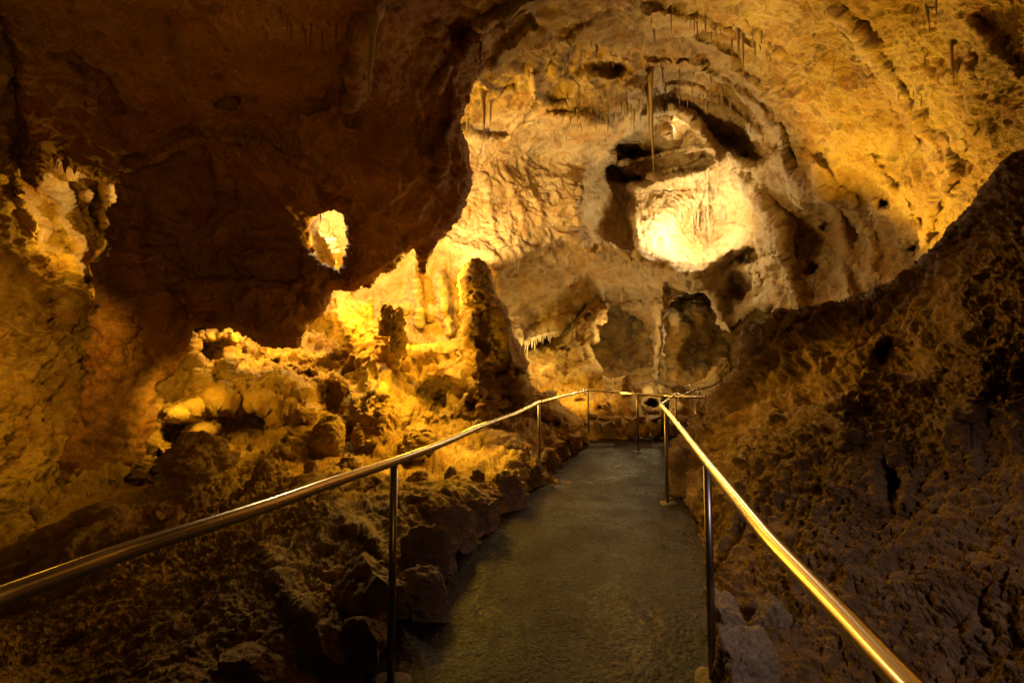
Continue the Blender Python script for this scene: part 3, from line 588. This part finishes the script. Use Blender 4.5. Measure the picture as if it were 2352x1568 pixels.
def tube(name, P, r, mat, parent=None, n=20, cap=True, radii=None):
    V, Fc = [], []; up = Vector((0, 0, 1))
    for i, p in enumerate(P):
        t = (P[min(i + 1, len(P) - 1)] - P[max(i - 1, 0)]).normalized()
        a = t.cross(up); a = (a if a.length > .05 else t.cross(Vector((0, 1, 0)))).normalized(); b = t.cross(a)
        rr = radii[i] if radii else r
        for k in range(n):
            an = 2 * math.pi * k / n; V.append(tuple(p + a * (rr * math.cos(an)) + b * (rr * math.sin(an))))
    for i in range(len(P) - 1):
        for k in range(n):
            Fc.append((i * n + k, i * n + (k + 1) % n, (i + 1) * n + (k + 1) % n, (i + 1) * n + k))
    if cap: Fc.append(tuple(range(n))[::-1]); Fc.append(tuple((len(P) - 1) * n + k for k in range(n)))
    base = parent.location if parent is not None else Vector((0, 0, 0))
    V = [tuple(Vector(v) - base) for v in V]
    return mesh_np(name, V, Fc, mat, parent=parent)
def handrail(label, pts, posts, z=.985, group='steel handrails along the path', r=.0205):
    P = [Vector(p) if len(p) == 3 and isinstance(p, Vector) else (WZ(p[0], p[1], z) if len(p) == 2 else WV(*p)) for p in pts]
    first = posts[0]
    base = WZ(first[0], first[1], first[3]) if len(first) == 4 else Vector(first[0])
    root = empty('handrail', base); tag(root, label, 'handrail', group)
    tube('rail', smooth_line(P, .09), r, M_rail, root)
    for ps in posts:
        x, y, zt, zb = ps                              # top of post seen at x,y at height zt, foot at zb
        t = WZ(x, y, zt); b = Vector((t.x, t.y, zb))
        po = tube('post', [b, b.lerp(t, .5), t], .0175, M_post, root)
        tube('collar', [t - Vector((0, 0, .10)), t - Vector((0, 0, .012))], .0195, M_rail, po)
        po2 = po
        # cement pad round the foot
        V, Fc = [], []; nn = 26; rnd = random.Random(int(x))
        for ring, (rr, h) in enumerate([(0.085, -.03), (.083, .009), (.06, .016), (.019, .018)]):
            for k in range(nn):
                a = 2 * math.pi * k / nn; q_ = rr * (1 + .12 * math.sin(a * 3 + x) + .05 * rnd.random()) if ring < 3 else rr
                V.append((b.x - root.location.x + q_ * math.cos(a), b.y - root.location.y + q_ * math.sin(a), b.z - root.location.z + h))
        for ring in range(3):
            for k in range(nn): Fc.append((ring * nn + k, ring * nn + (k + 1) % nn, (ring + 1) * nn + (k + 1) % nn, (ring + 1) * nn + k))
        mesh_np('cement_pad', V, Fc, M_pad, parent=root)
    # collars and posts were built in the root's frame: keep them there
    for c in root.children:
        for g in c.children: g.location = root.location if False else g.location
    return root
RT = .965
left_pts = [(-420, 1545), (-60, 1395), (0, 1371), (150, 1316), (300, 1261), (450, 1214), (600, 1166), (750, 1112), (905, 1060), (1003, 1024), (1100, 981), (1188, 948), (1237, 924), (1275, 914), (1350, 896), (1463, 905), (1522, 909), (1600, 913), (1657, 913)]
handrail('long left handrail running from the lower left corner and bending along the low stone wall', left_pts,
         [(905, 1068, RT, 0), (1238, 928, RT, 0), (1351, 899, RT, 0), (1464, 908, RT, .0), (1598, 914, RT, .0), (1642, 916, RT, .1)])
right_pts = [(2420, 1880), (2150, 1640), (2066, 1554), (1926, 1404), (1776, 1249), (1626, 1064), (1546, 962), (1519, 930), (1553, 903), (1571, 910), (1600, 912)]
handrail('right handrail with a bright gold shine that runs down into the lower right corner', right_pts,
         [(1624, 1066, RT, 0), (1529, 944, RT, 0), (1552, 906, RT, 0)])
_lh = [o for o in bpy.data.objects if o.name == 'handrail'][0]
tube('rail_end', [WZ(1331, 893, .985), WZ(1349, 896.5, .985)], .0205, M_rail, _lh)
def dpts(L): return [(x, y, d) for x, y, d in L]
root = empty('handrail', WV(1650, 925, 12)); tag(root, 'small far handrail climbing to the right beside the dark rock bank', 'handrail', 'steel handrails along the path')
tube('rail', smooth_line([WV(*p) for p in [(1566, 908, 8.6), (1598, 895, 9.6), (1633, 888, 10.6), (1650, 877, 11.6), (1690, 871, 12.2), (1730, 868, 12.6)]], .1), .02, M_rail, root)
tube('lower_rail', smooth_line([WV(*p) for p in [(1648, 879, 11.8), (1692, 875, 12.3), (1735, 874, 12.7)]], .1), .02, M_rail, root)
for x, y, y2, d in [(1604, 893, 950, 9.8), (1650, 878, 926, 11.7), (1676, 868, 895, 12.1), (1684, 870, 893, 12.4)]:
    tube('post', [WV(x, y2, d), WV(x, y, d)], .0175, M_post, root)

# bollard
root = empty('path_bollard', WV(1527, 938, 8.6)); tag(root, 'short black bollard with a rounded top behind the right handrail corner', 'bollard')
b0, t0 = WV(1527, 1000, 8.6), WV(1527, 909, 8.6)
tube('shaft', [b0, t0 - Vector((0, 0, .1))], .075, M_black, root)
tube('cap', [t0 - Vector((0, 0, .1)), t0 - Vector((0, 0, .07)), t0 - Vector((0, 0, .03)), t0 - Vector((0, 0, .005)), t0], .08, M_black, root, radii=[.084, .084, .07, .04, .01])

# ================================================================== stones
def cube_grid(n):
    """unit cube surface grid, points projected half way to a sphere"""
    pts, quads, key = [], [], {}
    def vid(p):
        k = tuple(int(round(c * n)) for c in p)
        if k not in key: key[k] = len(pts); pts.append(p)
        return key[k]
    for ax in range(3):
        for sg in (0, 1):
            for i in range(n):
                for j in range(n):
                    f = []
                    for a, b in ((0, 0), (1, 0), (1, 1), (0, 1)):
                        p = [0, 0, 0]; p[ax] = float(sg); p[(ax + 1) % 3] = (i + a) / n; p[(ax + 2) % 3] = (j + b) / n; f.append(vid(tuple(p)))
                    quads.append(f if sg else f[::-1])
    return np.array(pts, np.float32) * 2 - 1, np.array(quads)
_cg = {k: cube_grid(k) for k in (12, 26, 44)}
def stone_mesh(seed, dims, n=26, rough=1.0, cuts=14):
    P, Q = _cg[n]; rs = np.random.RandomState(seed)
    P = P * .5 + .5 * P / np.linalg.norm(P, axis=1, keepdims=True) * .95
    for k in range(cuts):
        nv = rs.normal(size=3); nv /= np.linalg.norm(nv); h = rs.uniform(.50, .84)
        P = P - np.maximum(P @ nv - h, 0)[:, None] * nv * .96
    P = P / np.abs(P).max(0) * (np.array(dims) / 2)
    P = P.astype(np.float32); s = float(min(dims)); Pn = P + seed * 3.7
    nr = P / np.maximum(np.linalg.norm(P, axis=1, keepdims=True), 1e-6)
    disp = s * rough * (.07 * fbm(Pn / s * 1.6, 3, seed % 50) + .045 * ridged(Pn / s * 3.5, 4, seed % 40) - .03 * sstep(.3 - worley(Pn / s * 5, seed % 30), 0, .2))
    return P + nr * disp[:, None], Q
def stone(name, seed, box, z, label=None, cat=None, group=None, mat=None, depth=.8, n=26, parent=None, rough=1.0, sink=.15, rot=None, cuts=14):
    """a boulder that fills the photo box (x0,y0,x1,y1) and stands at height z"""
    x0, y0, x1, y1 = box; mat = mat or M_stone
    b = WZ((x0 + x1) / 2, y1, z); d = DZ((x0 + x1) / 2, y1, z)
    w_, h_ = (x1 - x0) / F * d, (y1 - y0) / F * d * 1.0
    P, Q = stone_mesh(seed, (w_, max(w_ * depth, .1), h_ * (1 + sink)), n, rough, cuts)
    o = mesh_np(name, P, Q, mat, attrs={'pop': np.zeros(len(P)), 'pit': np.zeros(len(P))}, parent=parent)
    c = b + Vector((0, w_ * depth * .22, h_ * (1 - sink) / 2))
    o.location = c - (parent.location if parent is not None else Vector((0, 0, 0)))
    o.rotation_euler = (0, 0, 0)
    if label: tag(o, label, cat or 'boulder', group)
    return o
G1 = 'edging rocks along the left side of the path'
for sd, box, z, lb, rough in [
    (1, (1332, 986, 1356, 1022), 0, 'farthest small edging rock, beside the third post of the left handrail', 1),
    (2, (1304, 997, 1342, 1046), 0, 'upright edging rock, second from the far end of the left kerb', 1),
    (3, (1268, 1010, 1312, 1068), 0, 'slanted brown edging rock between the second and third left handrail posts', 1),
    (4, (1240, 1030, 1282, 1092), 0, 'edging rock just beyond the second left handrail post', 1),
    (5, (1194, 1054, 1252, 1122), 0, 'block shaped edging rock touching the second left handrail post', 1),
    (6, (1144, 1062, 1204, 1104), .12, 'flat topped edging rock lying behind the kerb, left of the second post', 1),
    (7, (1128, 1084, 1212, 1166), 0, 'jagged dark edging rock left of the cement pad of the second post', 1.5),
    (8, (1062, 1150, 1146, 1226), 0, 'low dark edging rock below the glowing sand, middle of the left kerb', 1.5),
    (9, (984, 1158, 1092, 1270), 0, 'large jagged edging rock with a pale ledge, right of the near left post', 1.7),
    (10, (905, 1210, 1044, 1345), 0, 'tall dark edging rock directly right of the near left post', 1.7),
    (11, (900, 1322, 1030, 1412), 0, 'low dark edging rock at the foot of the tall one by the near left post', 1.6),
    (12, (742, 1300, 928, 1448), .06, 'big flat topped boulder behind the near left handrail post', .9),
    (13, (620, 1445, 815, 1542), .02, 'rounded brown boulder at the bottom of the picture, left of the near left post', .9),
    (14, (500, 1500, 660, 1600), .02, 'half cut off boulder at the bottom edge, farthest left of the edging rocks', .9),
    (15, (745, 1425, 905, 1530), .0, 'shadowed rock squeezed under the big flat topped boulder', 1.2)]:
    stone('edging_rock', sd * 7 + 3, box, z, lb, 'rock', G1, mat=M_edge, n=44 if sd > 6 else 26, rough=rough, depth=.75 if sd != 12 else .9)
stone('grey_boulder', 523, (1646, 1372, 1742, 1560), .0, 'tall grey angular boulder standing at the foot of the near right handrail post', 'boulder', n=44, depth=1.2, rough=1.5, cuts=6)
stone('grey_boulder', 531, (1668, 1462, 1790, 1660), -.02, 'wide grey boulder cut off by the bottom edge, in front of the tall angular one', 'boulder', n=44, depth=.9, rough=1.4, cuts=7)
stone('grey_boulder', 547, (1735, 1385, 1815, 1520), .0, 'darker grey boulder tucked behind the right side of the tall angular one', 'boulder', n=44, depth=1.0, rough=1.5, cuts=6)
# low masonry wall at the end of the path
wl = empty('low_stone_wall', WZ(1470, 1008, 0)); tag(wl, 'low wall of upright brown stones with loose capping stones closing the end of the path', 'stone wall')
rs = random.Random(4); x = 1340
while x < 1612:
    w_ = rs.uniform(20, 34); yb = 1010 - 4 * abs((x - 1470) / 130)
    stone('wall_stone', rs.randrange(900), (x - 2, 962 + rs.uniform(-3, 3), x + w_ + 2, yb), 0, parent=wl, mat=M_floor if rs.random() < .3 else M_stone, n=12, depth=.7, sink=.1)
    x += w_
x = 1352
while x < 1600:
    w_ = rs.uniform(18, 34); h_ = rs.uniform(12, 20)
    bx = (x, 970 - h_, x + w_, 970); d_ = DZ(x, 990, .05)
    o = stone('capping_stone', rs.randrange(900), (x, 1012 - h_, x + w_, 1012), 0, parent=wl, mat=M_stone, n=12, depth=.9, sink=0)
    o.location.z += 42 / F * 9.3; o.location.y += .05
    x += w_ + rs.uniform(0, 5)

# ================================================================== popcorn lumps and stalagmites
def lump_mesh(seed, prof, h, r, nu=96, nv=80, pop=1.0):
    th = np.linspace(0, 2 * np.pi, nu, endpoint=False); t = np.linspace(0, 1, nv)
    rr = np.interp(t, [p[0] for p in prof], [p[1] for p in prof]) * r
    T, R = np.meshgrid(th, rr); Zt = np.repeat(t[:, None] * h, nu, 1)
    P = np.stack([R * np.cos(T), R * np.sin(T), Zt], -1).reshape(-1, 3).astype(np.float32)
    q = P + seed * 5.3; s = r
    nr = P.copy(); nr[:, 2] = 0; nr /= np.maximum(np.linalg.norm(nr, axis=1, keepdims=True), 1e-4); nr[:, 2] = .25 + .5 * sstep(P[:, 2] / h, .8, 1)
    d = s * .28 * fbm(q / s * 1.1, 3, seed % 40) + pop * s * (.20 * (.55 - worley(q / s * 2.6, seed % 20)) + .11 * (.55 - worley(q / s * 6, seed % 17))) + .05 * s * ridged(q / s * 4, 3, seed % 9)
    P = P + nr * d[:, None] * np.minimum(1, (R.ravel() / s * 2.5 + .15))[:, None]
    idx = np.arange(nu * nv).reshape(nv, nu); nx = np.roll(idx, -1, 1)
    Q = np.stack([idx[:-1], nx[:-1], nx[1:], idx[1:]], -1).reshape(-1, 4)
    return P, Q
CONE = [(0, 1), (.3, .85), (.6, .6), (.85, .36), (.96, .2), (1, 0)]
KNOB = [(0, 1), (.2, .95), (.45, .8), (.55, .7), (.7, .72), (.88, .5), (1, 0)]
COLU = [(0, 1.1), (.15, .95), (.5, .8), (.8, .65), (1, .7)]
DOME = [(0, 1), (.4, .95), (.75, .7), (.93, .4), (1, 0)]
def lump(name, seed, xc, y0, y1, wd, d, prof, label, cat, group=None, mat=None, pop=1.0, big=False):
    b = WV(xc, y1, d); h = (y1 - y0) / F * d; r = wd / 2 / F * d
    P, Q = lump_mesh(seed, prof, h * 1.06 + .08, r, *((180, 150) if big else (96, 80)), pop=pop)
    P[:, 2] -= .08
    o = mesh_np(name, P, Q, mat or M_floor, attrs={'pop': np.full(len(P), .9 * min(pop, 1)), 'pit': np.zeros(len(P))}, loc=b)
    tag(o, label, cat, group); return o
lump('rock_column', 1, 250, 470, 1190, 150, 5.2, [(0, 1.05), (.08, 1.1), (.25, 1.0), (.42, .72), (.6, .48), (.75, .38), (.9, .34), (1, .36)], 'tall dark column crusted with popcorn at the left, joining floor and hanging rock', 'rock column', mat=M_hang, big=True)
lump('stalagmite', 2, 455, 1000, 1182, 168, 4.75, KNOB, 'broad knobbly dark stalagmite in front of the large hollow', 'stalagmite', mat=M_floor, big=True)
lump('stalagmite', 3, 600, 1062, 1165, 92, 4.55, CONE, 'dark pointed stalagmite behind the rail, right of the broad knobbly one', 'stalagmite', mat=M_floor, big=True)
lump('stalagmite', 4, 752, 955, 1066, 74, 5.6, [(0, .62), (.3, .8), (.55, 1.0), (.75, .9), (.9, .55), (1, 0)], 'flowstone stalagmite with a wide crusted cap in the middle of the garden', 'stalagmite', pop=.6)
lump('stalagmite', 5, 714, 1060, 1112, 38, 4.9, DOME, 'small stub stalagmite below the one with the crusted cap', 'stalagmite')
lump('stalagmite', 6, 822, 972, 1008, 26, 5.8, DOME, 'tiny stalagmite right of the one with the crusted cap', 'stalagmite')
lump('stalagmite', 7, 1036, 1072, 1128, 38, 4.75, DOME, 'upright stub stalagmite on the sand beyond the near left post', 'stalagmite')
lump('stalagmite', 8, 1096, 1082, 1142, 58, 4.5, CONE, 'knobbly cone shaped stalagmite at the kerb, right of the upright stub', 'stalagmite')
lump('stalagmite', 9, 960, 1082, 1120, 60, 4.7, DOME, 'low lumpy mound on the sand just right of the near left post', 'rock mound')
lump('stalagmite', 10, 965, 985, 1032, 90, 5.9, DOME, 'wide popcorn mound below the rail and the glowing slope', 'rock mound')
lump('stalagmite', 11, 800, 1052, 1092, 70, 5.0, DOME, 'low popcorn mound just above the rail in the garden middle', 'rock mound')
lump('stalagmite', 12, 640, 1150, 1200, 70, 4.1, DOME, 'dark mound under the rail at the foot of the pointed stalagmite', 'rock mound')
lump('stalagmite', 13, 500, 1160, 1222, 80, 4.1, DOME, 'dark crumbly mound at the lower right foot of the broad stalagmite', 'rock mound')
lump('stalagmite', 14, 868, 935, 965, 34, 6.0, DOME, 'small mound on the slope below the dripping flowstone', 'rock mound')
lump('stalagmite', 15, 888, 694, 760, 34, 7.3, KNOB, 'crusted knob on the skyline, left one of the twin knobs', 'stalagmite')
lump('stalagmite', 16, 914, 704, 800, 38, 7.3, KNOB, 'crusted knob on the skyline, right one of the twin knobs', 'stalagmite')
lump('stalagmite', 17, 1096, 600, 690, 66, 7.8, DOME, 'brown popcorn cap crowning the tallest rock before the bright wall', 'rock mound', mat=M_floor)
lump('stalagmite', 18, 1235, 885, 925, 18, 11, CONE, 'small cone stalagmite in the far garden left of the rail corner', 'stalagmite')
lump('stalagmite', 19, 1264, 882, 898, 12, 11.4, CONE, 'tiny cone stalagmite in the far garden, left one of a close pair', 'stalagmite')
lump('stalagmite', 20, 1291, 885, 897, 10, 11.6, CONE, 'tiny cone stalagmite in the far garden, right one of a close pair', 'stalagmite')
lump('stalagmite', 21, 1442, 866, 975, 30, 10.2, [(0, 1.2), (.2, 1), (.6, .8), (.9, .6), (1, 0)], 'slender pale stalagmite standing against the niche mound behind the wall', 'stalagmite')
lump('stalagmite', 22, 1460, 945, 975, 12, 9.7, CONE, 'small cone behind the low wall next to the slender pale stalagmite', 'stalagmite')
lump('stalagmite', 23, 1668, 824, 892, 46, 13, DOME, 'broad pale mound beyond the far handrail', 'rock mound')

# ================================================================== stalactites
def drip_mesh(seed, n=9, rings=26, wob=.12, lean=0.0, taper=1.2):
    """unit stalactite: hangs from z=.03 to z=-1, radius 1 at the root"""
    rs = np.random.RandomState(seed); V = []
    ph = rs.uniform(0, 6, 4)
    for i in range(rings):
        t = i / (rings - 1); r = (1 - t) ** (1 / taper) * (1 + 1.3 * math.exp(-t * 16)) * (1 + .10 * math.sin(9 * t + ph[0]) + .07 * math.sin(23 * t + ph[1])) + .06
        ox = wob * (math.sin(3 * t + ph[2]) - math.sin(ph[2])) ; oy = wob * (math.sin(4 * t + ph[3]) - math.sin(ph[3]))
        for k in range(n):
            a = 2 * math.pi * k / n; rr = r * (1 + .12 * math.sin(3 * a + ph[1] + 2 * t))
            V.append((rr * math.cos(a) + ox, rr * math.sin(a) + oy, .03 - 1.03 * t))
    Fc = [(i * n + k, (i + 1) * n + k, (i + 1) * n + (k + 1) % n, i * n + (k + 1) % n) for i in range(rings - 1) for k in range(n)]
    me = bpy.data.meshes.new('stalactite'); me.from_pydata(V, [], Fc); me.polygons.foreach_set('use_smooth', np.ones(len(me.polygons), bool)); return me
def with_mat(me, mat): me.materials.append(mat); return me
STRAW = [with_mat(drip_mesh(40 + k, 6, 12, .5, taper=3.0), M_drip) for k in range(4)]
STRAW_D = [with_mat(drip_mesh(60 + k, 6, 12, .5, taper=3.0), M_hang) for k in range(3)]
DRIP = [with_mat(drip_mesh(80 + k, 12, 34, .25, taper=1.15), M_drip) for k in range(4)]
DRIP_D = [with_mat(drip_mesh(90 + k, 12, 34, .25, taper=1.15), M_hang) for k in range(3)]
def drip(name, mesh, p, length, rad, label, cat='stalactite', group=None, flat=1.0):
    o = bpy.data.objects.new(name, mesh); o.location = p; o.scale = (rad, rad * flat, length); o.rotation_euler = (0, 0, random.uniform(0, 6) if flat == 1 else 0)
    link(o); tag(o, label, cat, group); return o
def drip_px(sh, x, y0, y1, wd, label, cat='stalactite', group=None, dark=False, straw=False, off=0.0, flat=1.0, root=None):
    p = at(sh, x, y0); d = (p.y * CP + (p.z - EYE) * SP); p = p - Vector((0, off, -.02))
    pool = (STRAW_D if dark else STRAW) if straw else (DRIP_D if dark else DRIP)
    return drip('soda_straw' if straw else 'stalactite', pool[random.randrange(len(pool))], p, (y1 - y0) / F * d, max(wd / 2 / F * d, .006), label, cat, group, flat)
V_, D_ = 'cave_vault', 'hanging_rock_mass'
for a in [
    (V_, 1489, 154, 415, 11, 'longest stalactite, a pale needle hanging before the dark vault recess'),
    (V_, 1477, 200, 332, 9, 'thin pale stalactite hanging close beside the longest one, on its left'),
    (V_, 1519, 148, 206, 5, 'short pale stalactite right of the root of the longest one'),
    (V_, 1654, 192, 264, 5, 'single pale stalactite hanging under the middle of the vault rim'),
    (V_, 1706, 65, 195, 6, 'long straight stalactite above the right side of the vault rim'),
    (V_, 1696, 58, 124, 9, 'stout stalactite sharing its root with the long straight one above the rim'),
    (V_, 1731, 88, 140, 5, 'short stalactite right of the long straight one above the rim'),
    (V_, 1763, 115, 156, 4, 'small stalactite highest on the right shoulder of the rim'),
    (V_, 1673, 80, 166, 4, 'thin stalactite left of the stout one above the rim'),
    (V_, 1541, 30, 96, 4, 'thin stalactite at the top above the left end of the rim'),
    (V_, 2098, 20, 107, 9, 'pointed stalactite near the top right, left one of two'),
    (V_, 2133, 0, 62, 6, 'narrow stalactite near the top right, right one of two'),
    (V_, 2168, 95, 216, 9, 'slim stalactite flat against the right ceiling left of the white flowstone'),
    (V_, 2121, 118, 166, 4, 'tiny stalactite between the two slim ones on the right ceiling'),
    (V_, 2244, 125, 214, 18, 'fat white stalactite on the right ceiling near the dark edge'),
    (V_, 1368, 98, 141, 9, 'small bright hooked stalactite on the dim ceiling left of the vault'),
    (V_, 1437, 572, 624, 5, 'bright straight stalactite below the dark wedge, left one of a pair'),
    (V_, 1461, 562, 626, 10, 'brown tapering stalactite below the dark wedge, right one of a pair'),
    (V_, 1183, 590, 651, 4, 'orange stalactite under the left lip, longest of its pair'),
    (V_, 1190, 592, 634, 4, 'orange stalactite under the left lip, shorter of its pair'),
    (V_, 1621, 468, 560, 5, 'long stalactite crossing the white hot flowstone'),
    (V_, 1584, 500, 562, 4, 'thin stalactite over the brightest part of the flowstone'),
    (V_, 1666, 462, 502, 4, 'short stalactite at the right end of the white hot flowstone'),
    (V_, 1648, 320, 402, 7, 'knotted stalactite right of the upper recess opening'),
    (V_, 1727, 636, 668, 6, 'small stalactite on the dim right underside above the dark arch'),
    (V_, 1425, 646, 692, 12, 'dark tooth hanging over the top of the small left arch'),
    (V_, 1109, 205, 302, 14, 'thick yellow stalactite behind the edge of the dark hanging mass'),
    (V_, 1124, 236, 300, 10, 'yellow stalactite just right of the thick one behind the dark edge'),
    (V_, 1072, 268, 326, 8, 'narrow yellow stalactite almost touching the dark hanging edge'),
    (V_, 1113, 326, 362, 12, 'stubby stalactite under the bright ledge on the left wall'),
    (V_, 1540, 262, 300, 6, 'short stalactite inside the upper recess opening')]:
    drip_px(*a, off=.05)
for a in [
    (D_, 836, 55, 252, 20, 'large pale curtain shaped stalactite hanging on the dark mass'),
    (D_, 1099, 88, 172, 6, 'dark stalactite on the edge of the hanging mass near the bright ledge'),
    (D_, 956, 278, 352, 8, 'dark stalactite on the right face of the hanging mass, left one of three'),
    (D_, 971, 305, 382, 10, 'dark stalactite on the right face of the hanging mass, middle one of three'),
    (D_, 988, 275, 362, 7, 'dark stalactite on the right face of the hanging mass, right one of three'),
    (D_, 750, 462, 501, 4, 'dark straw silhouetted in the small bright hole, middle one'),
    (D_, 737, 478, 516, 4, 'dark straw silhouetted in the small bright hole, left one'),
    (D_, 762, 470, 494, 4, 'dark straw silhouetted in the small bright hole, right one'),
    (D_, 160, 383, 411, 12, 'short stub hanging from the edge of the dark mass at the left opening')]:
    drip_px(*a, dark=a[1] != 836, off=.06)
for a in [('left_cave_wall', 102, 525, 588, 16, 'pale tapering stalactite on the left wall below the opening'), ('left_cave_wall', 187, 528, 582, 4, 'thin straight stalactite on the left wall'),
          ('left_cave_wall', 85, 500, 560, 9, 'slim stalactite on the left wall, left of the pale tapering one')]:
    drip_px(*a, off=.05)
for k_, (x, y, l, w_) in enumerate([(1560, 152, 40, 6), (1592, 150, 26, 5), (1626, 165, 46, 6), (1345, 262, 40, 5), (1392, 258, 52, 6), (1420, 262, 34, 5), (1452, 250, 60, 6), (1310, 268, 30, 5), (1612, 40, 50, 6), (1742, 92, 36, 6), (1500, 60, 44, 5)]):
    drip_px(V_, x, y, y + l, w_, 'slender stalactite among the straws on the ceiling round the vault', 'stalactite', 'slender stalactites round the vault', off=.03)
# glowing fringe under the lip left of the arch
for k in range(16):
    t = k / 15; x = 1196 + 78 * t; y = 796 - 28 * t - 6 * math.sin(t * 3)
    p = WV(x, y - 4, 12.9 + .2 * math.sin(k * 2.1)); ln = [26, 14, 20, 36, 12, 18, 26, 16, 10, 14, 18, 8, 14, 20, 9, 10][k]
    drip('stalactite', DRIP[k % 4], p, (ln + 4) / F * 13, 2.6 / F * 13, 'short glowing stalactite in the bright fringe left of the small arch', 'stalactite', 'glowing fringe of stalactites')
# straws
def straws(sh, line, n, l0, l1, label, group, dark=False, jit=(10, 8), wd=(2.0, 3.6), rs=random.Random(5), off=.02):
    L = [0]
    for a, b in zip(line, line[1:]): L.append(L[-1] + math.hypot(b[0] - a[0], b[1] - a[1]))
    for _ in range(n):
        s = rs.uniform(0, L[-1]); j = max(i for i in range(len(line) - 1) if L[i] <= s); t = (s - L[j]) / (L[j + 1] - L[j])
        x = line[j][0] + (line[j + 1][0] - line[j][0]) * t + rs.uniform(-jit[0], jit[0]); y = line[j][1] + (line[j + 1][1] - line[j][1]) * t + rs.uniform(-jit[1], jit[1])
        drip_px(sh, x, y, y + rs.uniform(l0, l1) * rs.uniform(.5, 1.2), rs.uniform(*wd), label, 'soda straw', group, dark, True, off)
straws(V_, [(1500, 205), (1580, 200), (1680, 240), (1760, 305), (1790, 350)], 44, 12, 34, 'thin straw hanging in the shadow band inside the vault rim', 'straws inside the vault rim')
straws(V_, [(1290, 262), (1360, 255), (1440, 240), (1480, 260)], 54, 12, 40, 'thin straw in the dense fringe above the pale left wall', 'straws above the pale left wall', jit=(12, 24))
straws(V_, [(1500, 40), (1600, 30), (1700, 60), (1760, 120)], 30, 12, 40, 'thin straw on the bright ceiling above the vault rim', 'straws above the vault rim', jit=(20, 30))
straws(V_, [(1500, 395), (1600, 395), (1660, 430)], 14, 14, 40, 'thin straw before the bright flowstone', 'straws over the flowstone', jit=(10, 14))
straws(V_, [(1530, 480), (1600, 490), (1680, 510)], 10, 18, 50, 'thin straw low over the glowing wall', 'straws over the glowing wall', jit=(10, 10))
straws(V_, [(1160, 598), (1245, 575), (1290, 556), (1400, 588), (1520, 600)], 24, 10, 32, 'thin straw hanging from the long lip across the far wall', 'straws of the long lip')
straws(V_, [(1640, 620), (1700, 620), (1760, 640)], 12, 8, 22, 'thin straw under the right underside above the dark arch', 'straws above the dark arch', jit=(12, 14))
straws(V_, [(1850, 100), (1950, 120), (2100, 180), (2150, 260)], 16, 10, 30, 'thin straw on the yellow right ceiling', 'straws of the right ceiling', jit=(30, 60))
straws(V_, [(1180, 90), (1300, 110), (1420, 120)], 16, 12, 30, 'thin straw on the dim brown ceiling left of the vault', 'straws of the dim ceiling', jit=(20, 40))
straws(D_, [(545, 336), (600, 348), (675, 376), (725, 408), (752, 450)], 44, 12, 36, 'dark straw under the arched lip of the hanging mass', 'straws of the arched lip', dark=True, jit=(8, 10), wd=(2, 4))
straws(D_, [(560, 20), (700, 40), (830, 60)], 14, 30, 90, 'dark straw on the upper part of the hanging mass', 'straws on the upper hanging mass', dark=True, jit=(30, 30), wd=(2, 3))
straws(D_, [(130, 372), (165, 392), (225, 418), (270, 430)], 8, 8, 26, 'dark straw along the left opening edge of the hanging mass', 'straws of the left opening', dark=True, jit=(4, 4), wd=(2, 4))
straws(D_, [(850, 650), (870, 626), (905, 620), (925, 590)], 8, 6, 14, 'dark straw on the lower edge of the hanging mass', 'straws of the lower edge', dark=True, jit=(4, 3), wd=(2, 4), off=-.05)
print('all done %.1f' % (time.time() - T0))
